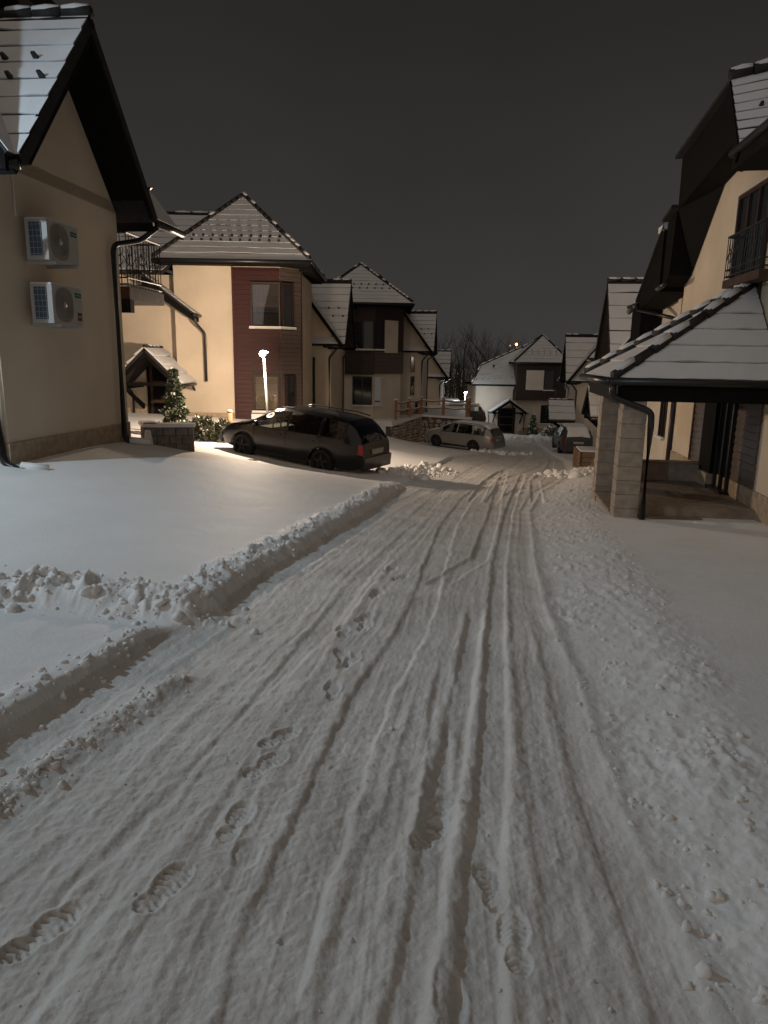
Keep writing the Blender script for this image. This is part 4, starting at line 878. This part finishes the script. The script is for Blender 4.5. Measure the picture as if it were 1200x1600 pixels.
# ------------------------------------------------------------------ cars
def car(name, label, mid, heading, pitch, paint, snow=False, L_=4.57, hk=1.0, group='cars parked along the lane', rollx=0.0):
    t = thing(name, label, 'car', mid, group); t.rotation_mode = 'QUATERNION'
    t.rotation_quaternion = Euler((0, 0, heading)).to_quaternion() @ Quaternion((0, 1, 0), -pitch) @ Quaternion((1, 0, 0), rollx)
    hl = L_ / 2; xf, xr = hl - .90, -hl + 1.08; wr_ = .325
    RX = [-hl, -hl + .02, -hl + .06, -hl + .17, -hl + .33, -hl + .52, -1.2, -.4, .25, .5, .75, 1.22, 1.35, hl - .45, hl - .14, hl - .04, hl]
    RZ = [.60, .72, .92, 1.10, 1.30, 1.41, 1.455, 1.47, 1.445, 1.395, 1.28, .985, .95, .86, .74, .64, .50]
    BX = [-hl, -hl + .4, -1.0, 0, 1.2, hl - .4, hl]; BZ = [.88, .96, .955, .925, .90, .80, .60]
    xs = sorted(set([round(q, 4) for q in list(np.linspace(-hl, hl, 120)) + RX])); ns = len(xs)
    def sec(x):
        zr = float(np.interp(x, RX, RZ)) * hk; zb = min(float(np.interp(x, BX, BZ)) * hk, zr - .015)
        q = abs(x) / hl; w = .872 * (1 - .22 * q ** 6); 
        if x > 0: w *= 1 - .05 * q ** 3
        gh = zr - zb; tw = min(1, gh / .35); wr = w * (.95 - .22 * tw)
        zbot = .24 + .10 * q ** 8
        for xa in (xf, xr):
            if abs(x - xa) < .375: zbot = max(zbot, .31 + math.sqrt(.375 ** 2 - (x - xa) ** 2))
        zbot = min(zbot, zb - .1)
        z1 = max(zbot + .02, .42); z2 = max(z1 + .02, .66 * hk); z2 = min(z2, zb - .03); z1 = min(z1, z2 - .01)
        key = [(w * .955, zbot), (w * .995, z1), (w, z2), (w * .975, zb), (wr + .02 * tw, zr - .055 * tw - .004), (wr - .10, zr - .008), (wr * .5, zr + .012), (0, zr + .018)]
        return key
    SUB = [2, 2, 3, 4, 2, 2, 2]; rows = []; marks = [0]
    for kk in SUB: marks.append(marks[-1] + kk)
    for x in xs:
        key = sec(x); pts = []
        for i, kk in enumerate(SUB):
            for j in range(kk): 
                tt = j / kk; pts.append((x, key[i][0] * (1 - tt) + key[i + 1][0] * tt, key[i][1] * (1 - tt) + key[i + 1][1] * tt))
        pts.append((x, *key[-1])); rows.append(pts)
    npt = len(rows[0]); parts = {}
    def cls(x, r, side):
        if marks[3] <= r < marks[4]:
            for nm, lo, hi in (('front_window', .02, .93), ('rear_window', -.93, -.04), ('cargo_window', -hl + .50, -1.0)):
                if lo <= x <= hi: return (nm, side)
            return ('body', 0)
        if r >= marks[4] + 1:
            if .55 < x < 1.2: return ('windscreen', 0)
            if -hl + .09 < x < -hl + .34: return ('tailgate_window', 0)
        if marks[2] <= r < marks[3] and x < -hl + .14: return ('tail_light', side)
        if marks[2] <= r < marks[3] and x > hl - .22: return ('headlight', side)
        return ('body', 0)
    for side in (1, -1):
        for i in range(ns - 1):
            xm = (xs[i] + xs[i + 1]) / 2
            for r in range(npt - 1):
                key = cls(xm, r, side); mb = parts.setdefault(key, MB())
                q = [rows[i][r], rows[i + 1][r], rows[i + 1][r + 1], rows[i][r + 1]]; q = [(a, b * side, c) for a, b, c in q]
                if side < 0: q = q[::-1]
                mb.add(q, [(3, 2, 1, 0)])
    for i_, inv in ((0, 0), (ns - 1, 1)):        # close both ends
        lft = rows[i_]; ring = [(a, b, c) for a, b, c in lft] + [(a, -b, c) for a, b, c in lft[-2::-1]]
        parts[('body', 0)].add(ring, [tuple(range(len(ring)))])
    mats = {'body': paint, 'windscreen': GLASS, 'tailgate_window': GLASS, 'front_window': GLASS, 'rear_window': GLASS, 'cargo_window': GLASS, 'tail_light': TAIL, 'headlight': HEAD}
    for (nm, sd), mb in parts.items():
        vs = {}; nv = []; nf = []
        for f in mb.f:
            g = []
            for i in f:
                kx = tuple(round(c, 4) for c in mb.v[i])
                if kx not in vs: vs[kx] = len(nv); nv.append(kx)
                g.append(vs[kx])
            nf.append(tuple(dict.fromkeys(g)))
        mb.v, mb.f = nv, [f for f in nf if len(f) > 2]
        o = mb.build(nm, mats[nm], t, smooth=True, local=True)
        if nm == 'body':
            me = o.data; bpy_sharp(me)
    for sd in (1, -1):
        MB().box((-hl + .01, sd * .845 - .02, 0), (0, 0, 0)) if False else None
        for x in (.98, -.01, -.98):      # shut lines of the doors
            pts = []
            for zz in np.linspace(.36, .92, 7): pts.append((x + (.04 if x < -.5 else 0) * (zz - .36) * 3 * (-1), sd * (.872 * .99 + (.004 if .5 < zz < .8 else -.004)), zz))
            MB().tube(pts, .006, 4).build('door_seam', INTERIOR, t, local=True)
        for x in (.14, -.84): MB().box((x, sd * .872 - .012, .80), (x + .17, sd * .872 + .022, .83)).build('door_handle', paint, t, local=True)
        mr = MB(); mr.tube([(.86, sd * .86, .97), (.84, sd * .97, 1.0), (.84, sd * 1.04, 1.0)], [.03, .075, .06], 8); mr.build('mirror', paint, t, smooth=True, local=True)
        MB().tube([(-hl + .62, sd * .60, 1.455 * hk), (-1.2, sd * .62, 1.50 * hk), (.2, sd * .62, 1.485 * hk), (.35, sd * .61, 1.44 * hk)], .016, 6).build('roof_rail', METAL, t, smooth=True, local=True)
        MB().tube([(1.0, sd * .85, .91), (0, sd * .858, .935), (-1.0, sd * .856, .965), (-hl + .5, sd * .845, .975)], .011, 4).build('window_trim', METAL, t, local=True)
        MB().box((xr + .42, sd * .80 - .05, .20), (xf - .42, sd * .80 + .05, .30)).build('sill', INTERIOR, t, local=True)
    for xa in (xf, xr):
        for sd in (1, -1):
            w = MB(); n = 24; prof = [(.19, -.10), (.30, -.105), (.325, -.08), (.325, .08), (.30, .105), (.225, .108), (.205, .07)]
            vs = [(xa + r * math.cos(2 * math.pi * i / n), sd * (.775 + v), .325 + r * math.sin(2 * math.pi * i / n)) for i in range(n) for r, v in prof]; kq = len(prof)
            w.add(vs, [(i * kq + j, i * kq + j + 1, ((i + 1) % n) * kq + j + 1, ((i + 1) % n) * kq + j) for i in range(n) for j in range(kq - 1)])
            w = w.build('wheel', RUBBER, t, smooth=True, local=True)
            rm = MB(); rm.add([(xa, sd * .85, .325)] + [(xa + .21 * math.cos(2 * math.pi * i / n), sd * .83, .325 + .21 * math.sin(2 * math.pi * i / n)) for i in range(n)], [(0, 1 + i, 1 + (i + 1) % n) for i in range(n)]); rm.build('rim_disc', INTERIOR, w, local=True)
            for q in range(5):
                a = 2 * math.pi * q / 5 + .3; rm = MB(); rm.tube([(xa + .03 * math.cos(a), sd * .872, .325 + .03 * math.sin(a)), (xa + .205 * math.cos(a), sd * .86, .325 + .205 * math.sin(a))], [.035, .024], 6); rm.build('spoke', RIM, w, local=True)
            ar = MB(); ar.tube([(xa + .385 * math.cos(a), sd * .868, .31 + .385 * math.sin(a)) for a in np.linspace(.1, math.pi - .1, 14)], .014, 5); ar.build('arch_lip', paint, t, smooth=True, local=True)
    MB().box((xr - .42, -.74, .30), (xf + .45, .74, .56)).build('underbody', INTERIOR, t, local=True)
    for x, yy in ((.15, .36), (.15, -.36), (-.85, .36), (-.85, -.36)):
        MB().hexa([(x - .12, yy - .23, .45), (x + .05, yy - .23, .45), (x + .05, yy + .23, .45), (x - .12, yy + .23, .45), (x - .28, yy - .2, 1.05), (x - .18, yy - .2, 1.05), (x - .18, yy + .2, 1.05), (x - .28, yy + .2, 1.05)]).box((x - .30, yy - .12, 1.07), (x - .20, yy + .12, 1.24)).build('seat', INTERIOR, t, local=True)
    MB().tube([(.62 + .0 * a, .36 + .18 * math.cos(a), .93 + .17 * math.sin(a)) for a in np.linspace(0, 2 * math.pi, 15)], .018, 5).build('steering_wheel', INTERIOR, t, local=True)
    MB().box((.7, -.7, .6), (1.15, .7, .86)).build('dashboard', INTERIOR, t, local=True)
    MB().box((-hl - .02, -.27, .66 * hk), (-hl + .05, .27, .78 * hk)).build('number_plate', PLATE, t, local=True)
    MB().box((-hl - .045, -.70, .30), (-hl + .05, .70, .60)).build('rear_bumper', paint, t, local=True); MB().box((hl - .06, -.68, .28), (hl + .03, .68, .50)).build('front_bumper', paint, t, local=True)
    MB().tube([(-hl + .12, -.25, 1.08 * hk), (-hl + .06, .2, .96 * hk)], .008, 4).build('rear_wiper', METAL, t, local=True)
    if snow:
        def blanket(nm, lo, hi, r0, th):
            b = MB(); ii = [i for i, x in enumerate(xs) if lo <= x <= hi]; rr = list(range(r0, npt)); cols = [(r, 1) for r in rr] + [(r, -1) for r in rr[-2::-1]]
            for q, i in enumerate(ii):
                for r, sd in cols:
                    x, y, z = rows[i][r]; ed = min(1, min(q, len(ii) - 1 - q) / 2.0) * min(1, (r - r0) / 1.0); b.v.append((x, y * sd, z + .012 + th * ed * random.uniform(.8, 1.15)))
            k = len(cols); b.f = [(q * k + j, q * k + j + 1, (q + 1) * k + j + 1, (q + 1) * k + j) for q in range(len(ii) - 1) for j in range(k - 1)]
            b.build(nm, SNOW, t, smooth=True, local=True)
        for nm, lo, hi, r0, th in snow: blanket(nm, lo, hi, marks[4] + 1 + r0, th)
    return t
def bpy_sharp(me):
    try: me.set_sharp_from_angle(angle=R(38))
    except Exception: pass
mx, my = (-1.35 - 3.75) / 2 + .36, (17.8 + 19.05) / 2
hd = math.atan2(19.05 - 17.8, -3.75 + 1.35)
car('estate_car', 'dark purple estate car parked nose to the houses below the warm lamp', (mx, my, -1.15 + .015), hd, math.atan2(.27, 2.7), PAINT_D,
    snow=False, L_=4.4)
car('estate_car', 'silver parked car dusted with snow beside the stone retaining wall', (4.28, 38.7, gz(4.28, 38.7) + .06), math.atan2(1.5, -2.1), .05, PAINT_S,
    snow=[('roof_snow', -1.85, .45, 0, .05), ('windscreen_snow', .5, 1.3, 0, .02), ('bonnet_snow', 1.3, 2.2, 0, .04)], L_=4.3, hk=1.0)
car('parked_car', 'grey car buried in snow seen from behind before the farthest right chalet', (10.35, 39.0, gz(10.35, 39) + .06), R(90 - 6), .0, PAINT_G,
    snow=[('roof_snow', -1.9, .45, 0, .09), ('rear_snow', -2.12, -1.75, 0, .04), ('bonnet_snow', 1.3, 2.2, 0, .05)], L_=4.4, hk=.98)
car('parked_car', 'snow-covered car half hidden behind the timber fence', (5.0, 52.0, -3.05), R(170), 0, PAINT_G, snow=[('roof_snow', -1.9, .45, 0, .09), ('bonnet_snow', 1.3, 2.2, 0, .06)])

# ------------------------------------------------------------------ street lamps
def lamp(name, label, base, top, bulb, col, power, arm=(0.07, -.05), r=.034, rad=.09, head=.095, group=None):
    t = thing(name, label, 'street lamp', base, group); bx, by, bz = base; tx, ty, tz = top
    MB().tube([base, (bx + (tx - bx) * .5, by + (ty - by) * .5, bz + (tz - bz) * .5), (tx, ty, tz)], [r * 1.25, r, r * .8], 12).build('pole', POLE, t, smooth=True)
    MB().tube([(bx, by, bz), (bx, by, bz + .12)], r * 2.2, 12).build('base_plate', POLE, t, smooth=True)
    hx, hy = tx + arm[0], ty + arm[1]
    MB().tube([(tx, ty, tz - .02), (hx, hy, tz + .06), (hx + arm[0] * 1.2, hy + arm[1] * 1.2, tz + .03)], [.018, .024, .02], 8).build('head_shade', POLE, t, smooth=True)
    v = [Vector(q) * head + Vector((tx - arm[0] * .2, ty + arm[1] - .05, tz - .01)) for q in IV2]
    MB().add(v, IF2).build('bulb', bulb, t, smooth=True)
    if power:
        ld = bpy.data.lights.new('lamp_light', 'POINT'); ld.energy = power; ld.color = col; ld.shadow_soft_size = rad
        lo = bpy.data.objects.new('lamp_light', ld); COL.objects.link(lo); lo.parent = t
        lo.location = Vector((tx - arm[0] * .3, ty + arm[1] - .30, tz - .02)) - Vector(base)
    return t
lamp('street_lamp', 'lit warm street lamp before the red boarded house', (-3.44, 20.9, gz(-3.44, 20.9) - .05), (-3.57, 20.9, 1.68), BULBW, (1.0, .78, .58), LAMP1)
lamp('street_lamp', 'lit cool white street lamp beyond the stone terrace fence', (6.30, 58.0, -4.4), (6.45, 58.0, -1.0), BULBC, (.85, .93, 1.0), LAMP2, r=.05)
lamp('street_lamp', 'cool white street lamp standing behind the near left snow yard', (-7.4, 5.6, gz(-7.4, 5.6) - .05), (-7.4, 5.6, 5.4), BULBC, (.64, .84, 1.0), LAMP0)
lamp('light_mast', 'tall mast with an orange light above the distant wood', (16.99, 95, -5.2), (16.99, 95, 3.7), BULBO, (1, .5, .15), 0, r=.06, head=.17)
lamp('light_mast', 'dim slender mast light left of the orange one above the wood', (16.16, 95, -5.2), (16.16, 95, 3.52), emit('dim_bulb', (.9, .6, .4), .6), (1, .5, .15), 0, r=.06, head=.11)

# ------------------------------------------------------------------ plants
def bare_tree_mesh(seed, hgt):
    rd = random.Random(seed); tr, br = MB(), MB()
    def grow(p, d, ln, r, lev, mb):
        pts = [p]; q = Vector(p); dd = Vector(d); rs = [r]; n = 4 if lev == 0 else 3
        for i in range(n):
            dd = (dd + Vector((rd.gauss(0, .09), rd.gauss(0, .09), rd.gauss(.04, .05)))).normalized(); q = q + dd * ln / n; pts.append(q.copy()); rs.append(r * (1 - (i + 1) / n * (.55 if lev == 0 else .8)))
        mb.tube(pts, rs, 5 if lev == 0 else 3)
        if lev < 3:
            for _ in range((9, 5, 4)[lev]):
                t = rd.uniform(.3 if lev == 0 else .2, 1); k = min(int(t * n), n - 1); a = pts[k].lerp(pts[k + 1], t * n - k)
                nd = (dd * rd.uniform(.5, 1.0) + Vector((rd.gauss(0, .55), rd.gauss(0, .55), rd.uniform(.1, .6)))).normalized()
                grow(a, nd, ln * rd.uniform(.32, .55), r * .36, lev + 1, br)
    grow(Vector((0, 0, 0)), Vector((0, 0, 1)), hgt, hgt * .014, 0, tr); return tr, br
PROT = [bare_tree_mesh(s, 8.5) for s in (3, 8, 12, 21)]; PM = []
spots = [(x + random.uniform(-.5, .5), y, s) for x, y, s in [(4.6,72,.93),(5.9,76,1.02),(7.1,71,1.0),(8.3,78,1.05),(9.4,73,1.0),(10.6,79,1.04),(11.7,74,.98),(12.8,80,1.02),(13.9,76,.95),(15.2,82,.95),(6.5,84,1.1),(9.0,88,1.15),(11.4,90,1.15),(14.2,92,1.1),(5.2,90,1.1),(17,88,.95),(3.4,80,1.0),(7.7,66,.8),(10.0,67.5,.85),(5.2,66,.75)]]
spots += [(random.uniform(2.5, 16), random.uniform(72, 92), random.uniform(.8, 1.1)) for _ in range(16)]
wood = MB()
for _ in range(420):
    x, y = random.uniform(-6, 30), random.uniform(98, 125); hh = random.uniform(4.5, 7.5); z0 = float(G(np.array([x]), np.array([y]))[0]) - .4; a = random.gauss(0, .25)
    wood.tube([(x, y, z0), (x + a, y, z0 + hh * .5), (x + a * 1.5, y, z0 + hh)], [.09, .05, .015], 4)
    for _k in range(7):
        t = random.uniform(.3, .95); q = Vector((x + a * 1.5 * t, y, z0 + hh * t)); d = Vector((random.gauss(0, .6), random.gauss(0, .3), random.uniform(.5, 1.4)))
        wood.tube([q, q + d * .7, q + d * 1.2 + Vector((0, 0, .3))], [.035, .022, .008], 3)
tag(wood.build('bare_wood', BARK), 'dense far-off leafless wood behind the end of the lane', 'wood', kind='stuff')
for i, (x, y, s) in enumerate(spots):
    k = i % 4; t = thing('bare_tree', 'leafless dark tree in the wood between the left row and the far house', 'tree', (x, y, float(G(np.array([x]), np.array([y]))[0]) - .4), 'bare trees in the wood behind the lane')
    if len(PM) <= k: PM.append((PROT[k][0].build('trunk', BARK, t, local=True), PROT[k][1].build('crown', BARK, t, local=True)))
    else:
        for src in PM[k]: c = src.copy(); COL.objects.link(c); c.parent = t
    s *= .8; t.scale = (s, s, s); t.rotation_euler = (0, 0, random.uniform(0, 6))
def leafy(name, label, cat, base, rx, rz, n, leaf, m, cone=False, snow=.25, ls=.05):
    t = thing(name, label, cat, base); bx, by, bz = base
    MB().tube([base, (bx, by, bz + rz * (1.6 if cone else .8))], [.05, .015], 6).build('trunk', BARK, t)
    A, S = MB(), MB()
    for i in range(n):
        if cone:
            h = random.random() ** 1.25; tier = .72 + .28 * math.sin(h * 34); rad = rx * (1 - h) * tier * random.uniform(.35, 1) ** .5 + .02; a = random.uniform(0, 6.283); p = Vector((bx + rad * math.cos(a), by + rad * math.sin(a), bz + .12 + h * rz * 2 - .18 * rad))
            o = Vector((math.cos(a), math.sin(a), -.45))
        else:
            a = random.uniform(0, 6.283); ph = math.acos(random.uniform(-.3, 1)); rr = random.uniform(.45, 1) ** .6 * (1 + .22 * math.sin(3 * a + bx) * math.sin(4 * ph)); o = Vector((math.cos(a) * math.sin(ph), math.sin(a) * math.sin(ph), math.cos(ph)))
            p = Vector((bx + rx * rr * o.x, by + rx * rr * o.y, bz + rz * .45 + rz * rr * o.z))
        d = (o + Vector((random.gauss(0, .5), random.gauss(0, .5), random.gauss(0, .4)))).normalized(); s = d.cross(Vector((random.gauss(0, 1), random.gauss(0, 1), random.gauss(0, 1)))).normalized()
        l = ls * random.uniform(.7, 1.6); w = l * .3
        A.add([p - s * w, p + d * l - s * w * .2, p + d * l * 1.1, p + s * w], [(0, 1, 2, 3)])
        if random.random() < snow and (o.z > -.2 or cone) and random.random() < .7: q = p + Vector((0, 0, .012)); S.add([q - s * w * 1.3, q + d * l * .8 - s * w, q + d * l * .8 + s * w + Vector((0, 0, .01)), q + s * w * 1.3], [(0, 1, 2, 3)])
    A.build('crown', m, t)['kind'] = 'stuff'; S.build('snow_on_branches', SNOW, t)['kind'] = 'stuff'; return t
leafy('conifer', 'young snow-dusted conifer before the gabled porch', 'tree', (-5.95, 20.0, -.80), .60, .95, 3600, 1, NEEDLE, cone=True, snow=.12, ls=.085)
leafy('shrub', 'larger snow-dusted olive shrub right of the young conifer', 'shrub', (-5.22, 20.0, -.80), .42, .46, 2200, 1, LEAF, snow=.1, ls=.07)
leafy('shrub', 'small olive shrub nearest the bonnet of the dark car', 'shrub', (-4.66, 20.2, -.82), .28, .42, 1200, 1, LEAF, snow=.1, ls=.06)
leafy('shrub', 'shrub at the foot of the young conifer by the block wall', 'shrub', (-5.75, 19.7, -.85), .30, .30, 900, 1, LEAF, snow=.2, ls=.07)
leafy('conifer', 'small dark conifer beside the porch of the far house', 'tree', (12.15, 58.3, -4.6), .55, .9, 900, 1, NEEDLE, cone=True, snow=.2, ls=.14)
leafy('shrub', 'snow-laden shrub under the window of the far house', 'shrub', (13.6, 57.2, -4.7), .9, .75, 900, 1, NEEDLE, snow=.55, ls=.16)
# short wooden posts with a rope by the porch
for (x, y, z, lab) in ((-6.35, 20.6, -.72, 'short orange-brown timber post left of the young conifer'), (-4.62, 21.0, -.8, 'short timber post behind the small shrub by the dark car')):
    t = thing('timber_post', lab, 'post', (x, y, z)); MB().tube([(x, y, z - .2), (x, y, z + .78)], .075, 10).build('shaft', POSTWOOD, t, smooth=True); MB().tube([(x, y, z + .781), (x, y, z + .83)], [.09, .05], 10).build('snow_cap', SNOW, t, smooth=True)
